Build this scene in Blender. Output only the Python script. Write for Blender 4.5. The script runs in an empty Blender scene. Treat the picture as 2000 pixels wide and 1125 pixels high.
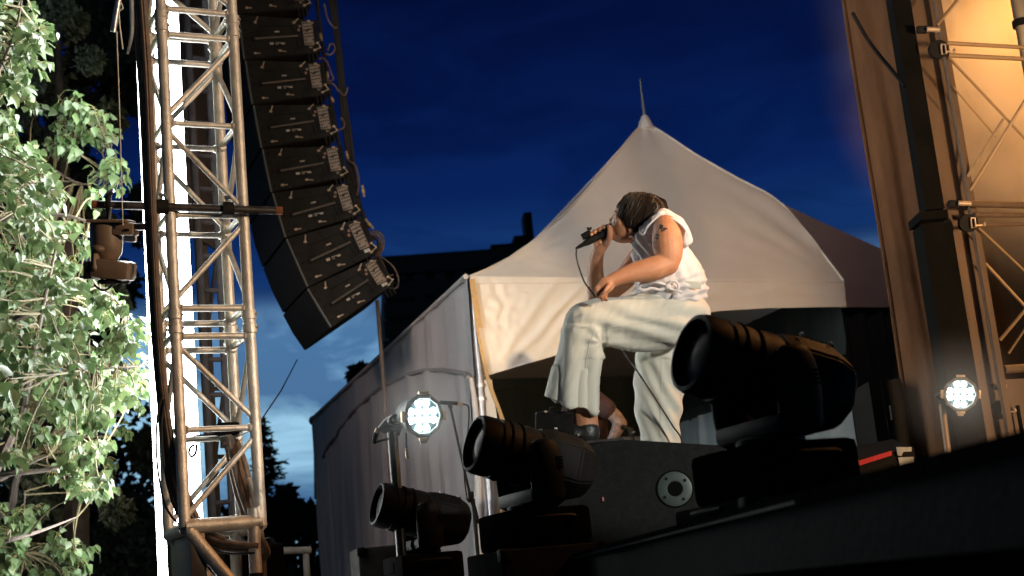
import bpy, bmesh, math, random
import numpy as np
from mathutils import Vector, Matrix, noise

# ---------------------------------------------------------------- camera, sky, lamps, exposure
scene = bpy.context.scene
COL = scene.collection
F_PX, W_PX, H_PX = 2800.0, 2000.0, 1125.0
PITCH = math.atan(600 / 2800.0)
ROLL = math.atan(0.097)
CAM = Vector((0, 0, 1.6))
FWD = Vector((0, math.cos(PITCH), math.sin(PITCH)))
_u = Vector((0, -math.sin(PITCH), math.cos(PITCH)))
_r = Vector((1, 0, 0))
RIGHT = math.cos(ROLL) * _r - math.sin(ROLL) * _u
UP = math.sin(ROLL) * _r + math.cos(ROLL) * _u
cd = bpy.data.cameras.new('camera')
cd.sensor_width = 36.0
cd.lens = 36.0 * F_PX / W_PX
cd.clip_start = 0.05
cd.clip_end = 2000
cd.dof.use_dof = True
cd.dof.focus_distance = 6.0
cd.dof.aperture_fstop = 4.0
cam = bpy.data.objects.new('camera', cd)
COL.objects.link(cam)
M = Matrix((RIGHT, UP, -FWD)).transposed().to_4x4()
M.translation = CAM
cam.matrix_world = M
scene.camera = cam

world = bpy.data.worlds.new('World')
scene.world = world
world.use_nodes = True
wn, wl = world.node_tree.nodes, world.node_tree.links
wn.clear()
w_out = wn.new('ShaderNodeOutputWorld')
w_bg = wn.new('ShaderNodeBackground')
w_tc = wn.new('ShaderNodeTexCoord')
w_sep = wn.new('ShaderNodeSeparateXYZ')
wl.new(w_tc.outputs['Generated'], w_sep.inputs[0])
w_ramp = wn.new('ShaderNodeValToRGB')          # dusk: pale near the horizon, deep blue above
cr = w_ramp.color_ramp
cr.interpolation = 'EASE'
cr.elements[0].position = 0.0
cr.elements[0].color = (0.28, 0.50, 0.68, 1)
cr.elements[1].position = 1.0
cr.elements[1].color = (0.0006, 0.0024, 0.016, 1)
for pos, c in ((0.06, (0.25, 0.49, 0.69, 1)), (0.13, (0.33, 0.60, 0.80, 1)), (0.185, (0.20, 0.43, 0.68, 1)),
               (0.225, (0.0075, 0.040, 0.165, 1)), (0.28, (0.0025, 0.016, 0.100, 1)), (0.35, (0.0015, 0.0085, 0.062, 1)), (0.44, (0.0011, 0.0045, 0.034, 1))):
    e = cr.elements.new(pos)
    e.color = c
wl.new(w_sep.outputs['Z'], w_ramp.inputs['Fac'])
# streaky clouds, stretched along the horizon
w_map = wn.new('ShaderNodeMapping')
w_map.inputs['Scale'].default_value = (4.5, 4.5, 13.0)
w_map.inputs['Rotation'].default_value = (0.12, 0.16, 0.4)
wl.new(w_tc.outputs['Generated'], w_map.inputs['Vector'])
w_no = wn.new('ShaderNodeTexNoise')
w_no.inputs['Scale'].default_value = 1.5
w_no.inputs['Detail'].default_value = 7
w_no.inputs['Roughness'].default_value = 0.56
w_no.inputs['Distortion'].default_value = 0.7
wl.new(w_map.outputs[0], w_no.inputs['Vector'])
w_cr = wn.new('ShaderNodeValToRGB')
w_cr.color_ramp.elements[0].position = 0.41
w_cr.color_ramp.elements[0].color = (0, 0, 0, 1)
w_cr.color_ramp.elements[1].position = 0.58
w_cr.color_ramp.elements[1].color = (1, 1, 1, 1)
wl.new(w_no.outputs['Fac'], w_cr.inputs['Fac'])
w_mul = wn.new('ShaderNodeMix')
w_mul.data_type = 'RGBA'
w_mul.blend_type = 'MULTIPLY'
w_mul.inputs[7].default_value = (0.13, 0.21, 0.36, 1)
w_alt = wn.new('ShaderNodeMapRange')            # clouds fade out overhead
w_alt.inputs['From Min'].default_value = 0.12
w_alt.inputs['From Max'].default_value = 0.27
w_alt.inputs['To Min'].default_value = 1.0
w_alt.inputs['To Max'].default_value = 0.38
wl.new(w_sep.outputs['Z'], w_alt.inputs['Value'])
w_fac = wn.new('ShaderNodeMath')
w_fac.operation = 'MULTIPLY'
wl.new(w_cr.outputs['Color'], w_fac.inputs[0])
wl.new(w_alt.outputs[0], w_fac.inputs[1])
wl.new(w_fac.outputs[0], w_mul.inputs[0])
wl.new(w_ramp.outputs['Color'], w_mul.inputs[6])
# the afterglow lies on one side of the sky
w_dir = wn.new('ShaderNodeMapRange')
w_dir.interpolation_type = 'SMOOTHSTEP'
w_dir.inputs['From Min'].default_value = -0.3
w_dir.inputs['From Max'].default_value = 0.95
w_dir.inputs['To Min'].default_value = 0.22
w_dir.inputs['To Max'].default_value = 1.0
wl.new(w_sep.outputs['Y'], w_dir.inputs['Value'])
w_m2 = wn.new('ShaderNodeMix')
w_m2.data_type = 'RGBA'
w_m2.blend_type = 'MULTIPLY'
w_m2.inputs[0].default_value = 1.0
wl.new(w_mul.outputs[2], w_m2.inputs[6])
wl.new(w_dir.outputs[0], w_m2.inputs[7])
wl.new(w_m2.outputs[2], w_bg.inputs['Color'])
w_bg.inputs['Strength'].default_value = 1.0
wl.new(w_bg.outputs[0], w_out.inputs['Surface'])

vs = scene.view_settings
vs.view_transform = 'Standard'
vs.look = 'None'
vs.exposure = 0.0
vs.gamma = 1.0
vs.use_curve_mapping = False
scene.render.engine = 'CYCLES'
scene.cycles.volume_step_rate = 1.0
scene.cycles.max_bounces = 8
scene.cycles.diffuse_bounces = 3
scene.cycles.volume_bounces = 1
scene.cycles.sample_clamp_indirect = 4.0


def spot(name, loc, aim, power, color, angle, blend=0.5, size=0.15):
    l = bpy.data.lights.new(name, 'SPOT')
    l.energy = power
    l.color = color
    l.spot_size = math.radians(angle)
    l.spot_blend = blend
    l.shadow_soft_size = size
    o = bpy.data.objects.new(name, l)
    o.location = loc
    o.rotation_euler = (Vector(aim) - Vector(loc)).to_track_quat('-Z', 'Y').to_euler()
    COL.objects.link(o)
    return o


# stage lamps out of sight; the fill spots among them are added
spot('wash_lamp_amber', (4.2, 3.4, 2.5), (0.0, 9.7, 3.5), 800, (1.0, 0.63, 0.33), 46, 0.4, 0.2)
spot('valance_fill_amber', (2.3, 3.9, 2.35), (0.15, 9.9, 3.30), 1350, (1.0, 0.68, 0.36), 16, 1.0, 0.15)  # added narrow spot to brighten the left of the valance
spot('tower_lamp_amber', (4.2, 3.0, 4.1), (-1.45, 6.3, 3.5), 1300, (1.0, 0.70, 0.44), 30, 0.5, 0.15)
spot('wash_lamp_pink', (0.9, 1.2, 5.2), (0.8, 10.3, 4.3), 255, (1.0, 0.88, 0.81), 48, 0.8, 0.3)
spot('wash_lamp_cool', (2.9, 2.0, 2.7), (0.42, 5.8, 2.53), 520, (1.0, 0.98, 0.88), 24, 0.25, 0.05)
spot('wall_fill_lilac', (-3.4, 7.6, 4.6), (-1.25, 12.2, 2.3), 200, (1.0, 0.72, 0.60), 58, 0.7, 0.3)  # added fill without a body, brightens the tent's left wall
spot('back_lamp_orange', (3.9, 5.9, 5.2), (0.70, 5.2, 2.5), 520, (1.0, 0.42, 0.12), 44, 0.6, 0.12)
spot('mast_fill_amber', (3.0, 4.2, 2.1), (2.2, 7.2, 3.75), 70, (1.0, 0.50, 0.18), 38, 0.9, 0.2)  # added weak spot to brighten the masts and brown cloth
spot('smoke_lamp_orange', (4.4, 8.5, 6.6), (2.9, 8.3, 2.8), 3300, (1.0, 0.42, 0.09), 56, 0.9, 0.2)
spot('rear_fill_brown', (3.4, 10.4, 6.4), (2.7, 14.6, 4.9), 60, (1.0, 0.58, 0.42), 52, 0.8, 0.3)  # added spot to lift the dark roof of the second tent
spot('tent_lamp_cool', (0.7, 11.2, 2.5), (1.75, 13.7, 2.2), 60, (0.78, 0.95, 1.0), 50, 0.7, 0.2)


# ---------------------------------------------------------------- pixel helpers (pixels of the 2000 x 1125 photograph)
def ray(x, y):
    return FWD + RIGHT * ((x - 1000) / F_PX) - UP * ((y - 562.5) / F_PX)


def P(x, y, d):
    return CAM + ray(x, y) * d


def PZ(x, y, z):
    k = ray(x, y)
    return CAM + k * ((z - CAM.z) / k.z)


def PL(x, y, o, n):
    """pixel ray meets the plane through o with normal n"""
    k = ray(x, y)
    return CAM + k * ((o - CAM).dot(n) / k.dot(n))


def PV(y, q):
    """height on the vertical line through plan point q that shows at picture row y"""
    # proj row: (C - F*(w.U)/(w.f)) = y, w = q + z*Z - CAM
    w0 = Vector((q[0], q[1], 0)) - CAM
    t = -(y - 562.5) / F_PX
    a = w0.dot(UP) - t * w0.dot(FWD)
    b = UP.z - t * FWD.z
    return Vector((q[0], q[1], -a / b))


def lerp(a, b, t):
    return a + (b - a) * t


# ---------------------------------------------------------------- mesh builder
class MB:
    def __init__(self):
        self.v = []
        self.f = []

    def add(self, vs, fs):
        n = len(self.v)
        self.v += [Vector(v) for v in vs]
        self.f += [tuple(i + n for i in f) for f in fs]
        return self

    def box(self, c, s, rot=None):
        c = Vector(c)
        hx, hy, hz = s[0] / 2, s[1] / 2, s[2] / 2
        vs = [Vector((x, y, z)) for x in (-hx, hx) for y in (-hy, hy) for z in (-hz, hz)]
        if rot is not None:
            vs = [rot @ v for v in vs]
        return self.add([v + c for v in vs], [(0, 1, 3, 2), (4, 6, 7, 5), (0, 4, 5, 1), (2, 3, 7, 6), (0, 2, 6, 4), (1, 5, 7, 3)])

    def cbox(self, c, s, ch, rot=None):
        """box with chamfered vertical-and-horizontal edges"""
        c = Vector(c)
        h = [s[0] / 2, s[1] / 2, s[2] / 2]
        bm = bmesh.new()
        bmesh.ops.create_cube(bm, size=1)
        for v in bm.verts:
            v.co = Vector((v.co.x * s[0], v.co.y * s[1], v.co.z * s[2]))
        bmesh.ops.bevel(bm, geom=bm.edges[:], offset=ch, segments=2, affect='EDGES', profile=0.6)
        bm.verts.ensure_lookup_table()
        vs = [v.co.copy() for v in bm.verts]
        if rot is not None:
            vs = [rot @ v for v in vs]
        fs = [tuple(v.index for v in f.verts) for f in bm.faces]
        bm.free()
        return self.add([v + c for v in vs], fs)

    def tube(self, pts, r, n=10, cap=True, smooth=0):
        pts = [Vector(p) for p in pts]
        rs = list(r) if isinstance(r, (list, tuple)) else [r] * len(pts)
        if smooth:
            pts, rs = catmull(pts, rs, smooth)
        up = None
        rings = []
        for i, p in enumerate(pts):
            t = (pts[min(i + 1, len(pts) - 1)] - pts[max(i - 1, 0)])
            t = t.normalized() if t.length > 1e-9 else Vector((0, 0, 1))
            if up is None:
                up = t.orthogonal().normalized()
            up = (up - t * up.dot(t))
            up = up.normalized() if up.length > 1e-6 else t.orthogonal().normalized()
            b = t.cross(up)
            rings.append([p + (up * math.cos(2 * math.pi * k / n) + b * math.sin(2 * math.pi * k / n)) * rs[i] for k in range(n)])
        self.rings(rings, cap)
        return self

    def rings(self, rings, cap=True, close=True):
        n = len(rings[0])
        vs = [v for rg in rings for v in rg]
        fs = []
        for i in range(len(rings) - 1):
            for k in range(n if close else n - 1):
                a, b = i * n + k, i * n + (k + 1) % n
                fs.append((a, b, b + n, a + n))
        if cap:
            fs.append(tuple(range(n - 1, -1, -1)))
            m = (len(rings) - 1) * n
            fs.append(tuple(range(m, m + n)))
        return self.add(vs, fs)

    def lathe(self, prof, M=None, n=24, cap=True):
        """profile [(r, z)] about local z, placed by matrix M"""
        rings = []
        for r, z in prof:
            rings.append([Vector((r * math.cos(2 * math.pi * k / n), r * math.sin(2 * math.pi * k / n), z)) for k in range(n)])
        if M is not None:
            rings = [[M @ v for v in rg] for rg in rings]
        return self.rings(rings, cap)

    def prism(self, poly, d):
        """flat polygon (world points) pushed along d"""
        n = len(poly)
        d = Vector(d)
        vs = [Vector(p) for p in poly] + [Vector(p) + d for p in poly]
        fs = [tuple(range(n - 1, -1, -1)), tuple(range(n, 2 * n))]
        fs += [(i, (i + 1) % n, (i + 1) % n + n, i + n) for i in range(n)]
        return self.add(vs, fs)

    def grid(self, fn, nu, nv):
        vs = [fn(i / nu, j / nv) for j in range(nv + 1) for i in range(nu + 1)]
        fs = []
        for j in range(nv):
            for i in range(nu):
                a = j * (nu + 1) + i
                fs.append((a, a + 1, a + nu + 2, a + nu + 1))
        return self.add(vs, fs)

    def ellipsoid(self, c, ax, n=20, m=12):
        """ax: three vectors"""
        c = Vector(c)
        rings = []
        for j in range(m + 1):
            th = math.pi * (0.02 + 0.96 * j / m)
            rings.append([c + ax[0] * (math.sin(th) * math.cos(2 * math.pi * k / n)) + ax[1] * (math.sin(th) * math.sin(2 * math.pi * k / n)) + ax[2] * math.cos(th) for k in range(n)])
        return self.rings(rings)

    def limb(self, pts, rad, n=16, sub=5, lat=None, ends=(True, True)):
        """tapered limb: rad = [(in-plane, lateral)], round ends"""
        pts = [Vector(p) for p in pts]
        ra = [q[0] if isinstance(q, tuple) else q for q in rad]
        rb = [q[1] if isinstance(q, tuple) else q for q in rad]
        P1, A = catmull(pts, ra, sub)
        _, B = catmull(pts, rb, sub)
        lat = FWD if lat is None else lat
        rings = []

        def ring(p, t, a, b):
            l = (lat - t * lat.dot(t)).normalized()
            c = t.cross(l)
            return [p + c * (a * math.cos(2 * math.pi * k / n)) + l * (b * math.sin(2 * math.pi * k / n)) for k in range(n)]
        N = len(P1)
        tan = [(P1[min(i + 1, N - 1)] - P1[max(i - 1, 0)]).normalized() for i in range(N)]
        if ends[0]:
            for q in (0.15, 0.45, 0.75, 0.93):
                h = math.sqrt(1 - q * q)
                rings.append(ring(P1[0] - tan[0] * min(A[0], B[0]) * h, tan[0], A[0] * q, B[0] * q))
        for i in range(N):
            rings.append(ring(P1[i], tan[i], A[i], B[i]))
        if ends[1]:
            for q in (0.93, 0.75, 0.45, 0.15):
                h = math.sqrt(1 - q * q)
                rings.append(ring(P1[-1] + tan[-1] * min(A[-1], B[-1]) * h, tan[-1], A[-1] * q, B[-1] * q))
        return self.rings(rings)


def catmull(pts, rs, sub):
    n = len(pts)
    if n < 2:
        return pts, rs
    op, orr = [], []
    for i in range(n - 1):
        p0, p1, p2, p3 = pts[max(i - 1, 0)], pts[i], pts[i + 1], pts[min(i + 2, n - 1)]
        r0, r1, r2, r3 = rs[max(i - 1, 0)], rs[i], rs[i + 1], rs[min(i + 2, n - 1)]
        for k in range(sub):
            t = k / sub
            a, b, c, d = -0.5 * t ** 3 + t * t - 0.5 * t, 1.5 * t ** 3 - 2.5 * t * t + 1, -1.5 * t ** 3 + 2 * t * t + 0.5 * t, 0.5 * t ** 3 - 0.5 * t * t
            op.append(p0 * a + p1 * b + p2 * c + p3 * d)
            orr.append(r0 * a + r1 * b + r2 * c + r3 * d)
    op.append(pts[-1])
    orr.append(rs[-1])
    return op, orr


def world_loc(o):
    """world place of an unrotated chain of parents"""
    v = Vector((0, 0, 0))
    while o is not None:
        v += o.location
        o = o.parent
    return v


def mesh_of(name, mb, mat, smooth=True, angle=40, origin=None):
    me = bpy.data.meshes.new(name)
    o = Vector((0, 0, 0)) if origin is None else origin
    me.from_pydata([tuple(v - o) for v in mb.v], [], mb.f)
    bm = bmesh.new()
    bm.from_mesh(me)
    bmesh.ops.recalc_face_normals(bm, faces=bm.faces[:])
    if smooth:
        ca = math.radians(angle)
        for fc in bm.faces:
            fc.smooth = True
        for e in bm.edges:
            if len(e.link_faces) == 2 and e.calc_face_angle(0) > ca:
                e.smooth = False
    bm.to_mesh(me)
    bm.free()
    if mat is not None:
        me.materials.append(mat)
    return me


def obj(name, mb, mat, parent=None, label=None, cat=None, group=None, kind=None, smooth=True, angle=40, loc=None, local=False):
    """one mesh object from world-space geometry; a child's vertices are taken relative to its parent's place"""
    base = Vector((0, 0, 0))
    if parent is not None and not local:
        base = world_loc(parent)
    if loc is not None:
        base = Vector(loc)
    me = mesh_of(name, mb, mat, smooth, angle, None if local else base)
    o = bpy.data.objects.new(name, me)
    COL.objects.link(o)
    if parent is not None:
        o.parent = parent
    elif loc is not None:
        o.location = loc
    tag(o, label, cat, group, kind)
    return o


def tag(o, label=None, cat=None, group=None, kind=None):
    if label:
        o['label'] = label
    if cat:
        o['category'] = cat
    if group:
        o['group'] = group
    if kind:
        o['kind'] = kind
    return o


def thing(name, label, cat, loc=(0, 0, 0), group=None, M=None):
    o = bpy.data.objects.new(name, None)
    o.empty_display_size = 0.1
    COL.objects.link(o)
    if M is not None:
        o.matrix_world = M
    else:
        o.location = loc
    return tag(o, label, cat, group)


def copy_tree(o, parent=None):
    c = o.copy()
    COL.objects.link(c)
    if parent is not None:
        c.parent = parent
    for ch in list(o.children):
        copy_tree(ch, c)
    return c


def frame(o, x, y, z):
    m = Matrix((x, y, z)).transposed().to_4x4()
    m.translation = o
    return m


# ---------------------------------------------------------------- materials
def mat(name, c, rough=0.6, metal=0.0, var=0.0, scale=8.0, bump=0.0, bscale=60.0, c2=None, stretch=None, spec=0.5, sheen=0.0, transl=0.0):
    m = bpy.data.materials.new(name)
    m.use_nodes = True
    nt = m.node_tree
    b = nt.nodes['Principled BSDF']
    b.inputs['Roughness'].default_value = rough
    b.inputs['Metallic'].default_value = metal
    b.inputs['Specular IOR Level'].default_value = spec
    if sheen:
        b.inputs['Sheen Weight'].default_value = sheen
    tc = nt.nodes.new('ShaderNodeTexCoord')
    src = tc.outputs['Object']
    if stretch:
        mp = nt.nodes.new('ShaderNodeMapping')
        mp.inputs['Scale'].default_value = stretch
        nt.links.new(src, mp.inputs['Vector'])
        src = mp.outputs[0]
    if var or c2:
        no = nt.nodes.new('ShaderNodeTexNoise')
        no.inputs['Scale'].default_value = scale
        no.inputs['Detail'].default_value = 6
        no.inputs['Roughness'].default_value = 0.62
        nt.links.new(src, no.inputs['Vector'])
        rp = nt.nodes.new('ShaderNodeValToRGB')
        rp.color_ramp.elements[0].position = 0.33
        rp.color_ramp.elements[1].position = 0.68
        d = c2 if c2 else tuple(max(0, q * (1 - var)) for q in c)
        u = c if c2 else tuple(min(1, q * (1 + var)) for q in c)
        rp.color_ramp.elements[0].color = (*d, 1)
        rp.color_ramp.elements[1].color = (*u, 1)
        nt.links.new(no.outputs['Fac'], rp.inputs['Fac'])
        nt.links.new(rp.outputs['Color'], b.inputs['Base Color'])
        rm = nt.nodes.new('ShaderNodeMapRange')
        rm.inputs['To Min'].default_value = max(0.05, rough - 0.12)
        rm.inputs['To Max'].default_value = min(1, rough + 0.12)
        nt.links.new(no.outputs['Fac'], rm.inputs['Value'])
        nt.links.new(rm.outputs['Result'], b.inputs['Roughness'])
    else:
        b.inputs['Base Color'].default_value = (*c, 1)
    if bump:
        n2 = nt.nodes.new('ShaderNodeTexNoise')
        n2.inputs['Scale'].default_value = bscale
        n2.inputs['Detail'].default_value = 5
        nt.links.new(src, n2.inputs['Vector'])
        bp = nt.nodes.new('ShaderNodeBump')
        bp.inputs['Strength'].default_value = bump
        bp.inputs['Distance'].default_value = 0.01
        nt.links.new(n2.outputs['Fac'], bp.inputs['Height'])
        nt.links.new(bp.outputs[0], b.inputs['Normal'])
    if transl:
        out = nt.nodes['Material Output']
        tr = nt.nodes.new('ShaderNodeBsdfTranslucent')
        tr.inputs['Color'].default_value = (*c, 1)
        mx = nt.nodes.new('ShaderNodeMixShader')
        mx.inputs[0].default_value = transl
        nt.links.new(b.outputs[0], mx.inputs[1])
        nt.links.new(tr.outputs[0], mx.inputs[2])
        nt.links.new(mx.outputs[0], out.inputs['Surface'])
    return m


def emit(name, c, s):
    m = bpy.data.materials.new(name)
    m.use_nodes = True
    b = m.node_tree.nodes['Principled BSDF']
    b.inputs['Base Color'].default_value = (0.8, 0.8, 0.8, 1)
    b.inputs['Emission Color'].default_value = (*c, 1)
    b.inputs['Emission Strength'].default_value = s
    return m


M_ALU = mat('aluminium', (0.70, 0.66, 0.60), 0.46, 0.45, 0.12, 14, 0.3, 120, c2=(0.44, 0.41, 0.37))
M_STEEL = mat('galvanised_steel', (0.55, 0.56, 0.58), 0.35, 0.9, 0.12, 20, 0.15, 90)
M_DARKPIPE = mat('black_painted_pipe', (0.035, 0.030, 0.030), 0.4, 0.2, 0.4, 18, 0.2, 80)
M_RUST = mat('rusty_steel', (0.17, 0.055, 0.02), 0.8, 0.1, 0.4, 40, 0.4, 90)
M_BLACK = mat('black_plastic', (0.014, 0.0135, 0.013), 0.6, 0.0, 0.3, 12, 0.15, 150, spec=0.06)
M_BLACK_MATT = mat('matt_black', (0.008, 0.008, 0.008), 0.95, 0.0, 0.3, 10, 0.2, 60, spec=0.0)
M_CABINET = mat('black_speaker_paint', (0.022, 0.0213, 0.0205), 0.7, 0.0, 0.25, 9, 0.35, 420, spec=0.0)
M_GRILLE = mat('speaker_grille', (0.020, 0.024, 0.027), 0.7, 0.0, 0.2, 30, 0.4, 500, spec=0.1)
M_RUBBER = mat('cable_rubber', (0.018, 0.016, 0.015), 0.5, 0.0, 0.3, 25)
M_CABLE_BROWN = mat('dusty_cable_rubber', (0.15, 0.105, 0.078), 0.6, 0.0, 0.35, 25)
M_PLATE = mat('bare_metal_plate', (0.24, 0.20, 0.165), 0.5, 0.2, 0.15, 40)
M_PAPER = mat('white_label', (0.75, 0.72, 0.66), 0.7, 0.0, 0.1, 40)
M_LATCH = mat('bright_latch', (0.46, 0.36, 0.26), 0.45, 0.3, 0.1, 60)
M_YELLOW = mat('yellow_tape', (0.65, 0.48, 0.08), 0.6)
M_GLASS_DARK = mat('dark_lens_glass', (0.004, 0.0045, 0.005), 0.4, 0.0, spec=0.06)
M_FIXTURE = mat('fixture_brown_black', (0.17, 0.115, 0.078), 0.5, 0.0, 0.2, 12, 0.1, 200)
M_LEDLIGHT = emit('led_strip_light', (0.92, 0.96, 0.94), 26.0)
M_PARLED = emit('par_led', (0.62, 0.93, 1.0), 18.0)
# ================================================================ THE SETTING
rnd = random.Random(11)
DECK = 1.72
M_GROUND = mat('dark_ground', (0.045, 0.048, 0.036), 0.9, 0, 0.5, 3, 0.5, 40)
M_DECKTOP = mat('stage_deck_black', (0.014, 0.0135, 0.013), 0.9, 0, 0.4, 5, 0.3, 60, spec=0.05)
M_SKIRT = mat('black_stage_skirt', (0.006, 0.006, 0.006), 0.95, 0, 0.3, 6, 0.3, 30, stretch=(6, 6, 0.6), spec=0.0)

g = MB()
g.grid(lambda u, v: Vector((-400 + 800 * u, -60 + 860 * v, 0.0)), 8, 8)
obj('ground', g, M_GROUND, kind='structure', label='dark ground around the stage')

E1 = PZ(975, 1123, DECK)
E2 = PZ(1480, 988, DECK)
ED = (E1 - E2).normalized()                      # stage edge runs away from the camera


def edge_at(y):
    return E2 + ED * ((y - E2.y) / ED.y)


ea, eb = edge_at(-1.5), edge_at(12.6)
poly = [ea, eb, Vector((9.5, 14.5, DECK)), Vector((9.5, -1.5, DECK))]
m = MB().prism([p - Vector((0, 0, 0.12)) for p in poly], (0, 0, 0.12))
deck = obj('stage_deck', m, M_DECKTOP, kind='structure', smooth=False, label='black stage deck')
nrm = Vector((ED.y, -ED.x, 0)) * -1              # points off the stage
m = MB()
N = 160
rows = []
for j, z in enumerate((DECK - 0.12, 0.9, 0.0)):
    rows.append([ea + (eb - ea) * (i / N) + Vector((0, 0, z - DECK)) - nrm * (0.05 - 0.018 * math.sin(i * 1.7) * (j > 0)) for i in range(N + 1)])
m.rings(rows, cap=False, close=False)
obj('stage_skirt', m, M_SKIRT, deck, label='black cloth skirt hanging below the stage edge')
# perforated metal lip along the edge: a strip with a row of studs
m = MB()
lip = nrm * 0.004
m.prism([ea + lip + Vector((0, 0, -0.020)), eb + lip + Vector((0, 0, -0.020)), eb + lip + Vector((0, 0, 0.004)), ea + lip + Vector((0, 0, 0.004))], nrm * 0.006)
obj('edge_trim', m, mat('worn_dark_trim', (0.012, 0.011, 0.010), 0.95, 0.0, 0.4, 30, spec=0.0), deck, smooth=False)
m = MB()
L = (eb - ea).length
k = 0.0
while k < L:
    p = ea + (eb - ea).normalized() * k + nrm * 0.0115 + Vector((0, 0, -0.012))
    if p.y > 2.4:
        m.box(p, (0.006, 0.009, 0.005))
    k += 0.028
obj('trim_stud', m, mat('dull_stud', (0.12, 0.11, 0.10), 0.5, 0.6), deck, kind='stuff', smooth=False)

# ---------------------------------------------------------------- dark building behind the tent
M_BUILD = mat('dark_brick_building', (0.030, 0.023, 0.020), 0.9, 0, 0.35, 2.0, 0.3, 14)
M_WIN = mat('unlit_window', (0.020, 0.022, 0.028), 0.25)
M_FRAME = mat('dark_window_frame', (0.05, 0.045, 0.042), 0.7)
D_B = 62
bo = P(748, 1150, D_B)
bo.z = 0
bR = Vector((math.cos(0.12), math.sin(0.12), 0))
bN = Vector((-bR.y, bR.x, 0))


def bpt(x, y):
    return PL(x, y, bo, bN)


bld = thing('brick_building', 'dark flat roofed building with a tall chimney looming behind the white tent', 'building', bo)


def bbox(x0, y0, x1, y1, depth, mb=None, fwd=0.0):
    """box from facade pixels, standing on the ground when y1 is None"""
    a = bpt(x0, y0)
    b = bpt(x1, y0)
    b = a + bR * (b - a).dot(bR)
    zb = 0.0 if y1 is None else bpt((x0 + x1) / 2, y1).z
    mb = mb or MB()
    a2, b2 = Vector((a.x, a.y, zb)), Vector((b.x, b.y, zb))
    o = bN * -fwd
    return mb.prism([a + o, b + o, b2 + o, a2 + o], bN * depth)


obj('wall', bbox(748, 515, 1500, None, 18), M_BUILD, bld, smooth=False)
obj('upper_storey', bbox(880, 497, 1500, 530, 10, fwd=-0.2), M_BUILD, bld, smooth=False)
obj('roof_house', bbox(960, 474, 1500, 505, 7, fwd=-0.35), M_BUILD, bld, smooth=False)
obj('plant_room', bbox(1006, 455, 1042, 478, 4, fwd=-0.5), M_BUILD, bld, smooth=False)
obj('chimney', bbox(1026, 408, 1041, 460, 1.2, fwd=-0.6), M_BUILD, bld, smooth=False)
obj('parapet', bbox(744, 505, 1500, 514.5, 0.6, fwd=0.4), M_FRAME, bld, smooth=False)
for yy in (556, 594, 630, 668):
    obj('storey_band', bbox(749, yy, 1500, yy + 2.5, 0.3, fwd=0.25), M_FRAME, bld, smooth=False)
w0 = None
for r_, (y0, y1) in enumerate(((528, 550), (564, 587), (602, 624), (638, 661), (676, 700))):
    for c_ in range(8):
        x0 = 768 + c_ * 39
        if y0 + 5 < 505:
            continue
        fm = MB()
        bbox(x0, y0, x0 + 24, y1, 0.25, fm, fwd=0.10)
        wf = obj('window', fm, M_FRAME, bld, smooth=False)
        pm = MB()
        bbox(x0 + 1.5, y0 + 1.5, x0 + 11.3, y1 - 1.5, 0.05, pm, fwd=0.16)
        bbox(x0 + 12.7, y0 + 1.5, x0 + 22.5, y1 - 1.5, 0.05, pm, fwd=0.16)
        obj('pane', pm, M_WIN, wf, smooth=False)

# ---------------------------------------------------------------- far trees
M_NEEDLE = mat('dark_spruce_needles', (0.010, 0.022, 0.014), 0.8, 0, 0.4, 3)
M_BARK = mat('tree_bark', (0.09, 0.065, 0.05), 0.9, 0, 0.35, 12, 0.7, 40)
M_DARKBARK = mat('dark_bark', (0.030, 0.026, 0.022), 0.95, 0, 0.35, 12, 0.7, 40, spec=0.1)
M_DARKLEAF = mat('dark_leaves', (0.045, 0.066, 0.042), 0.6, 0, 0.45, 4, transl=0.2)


def leaf_quad(mb, p, d, w, s, fold=0.15):
    """one small leaf: two triangles pairs folded on the midrib"""
    n = d.cross(w).normalized()
    a, b = p, p + d * s
    mb.add([a, p + d * s * 0.35 + w * s * 0.42 + n * s * fold, b, p + d * s * 0.35 - w * s * 0.42 + n * s * fold], [(0, 1, 2), (0, 2, 3)])


def rvec(r):
    while True:
        v = Vector((r.uniform(-1, 1), r.uniform(-1, 1), r.uniform(-1, 1)))
        if 0.05 < v.length < 1:
            return v.normalized()


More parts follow.
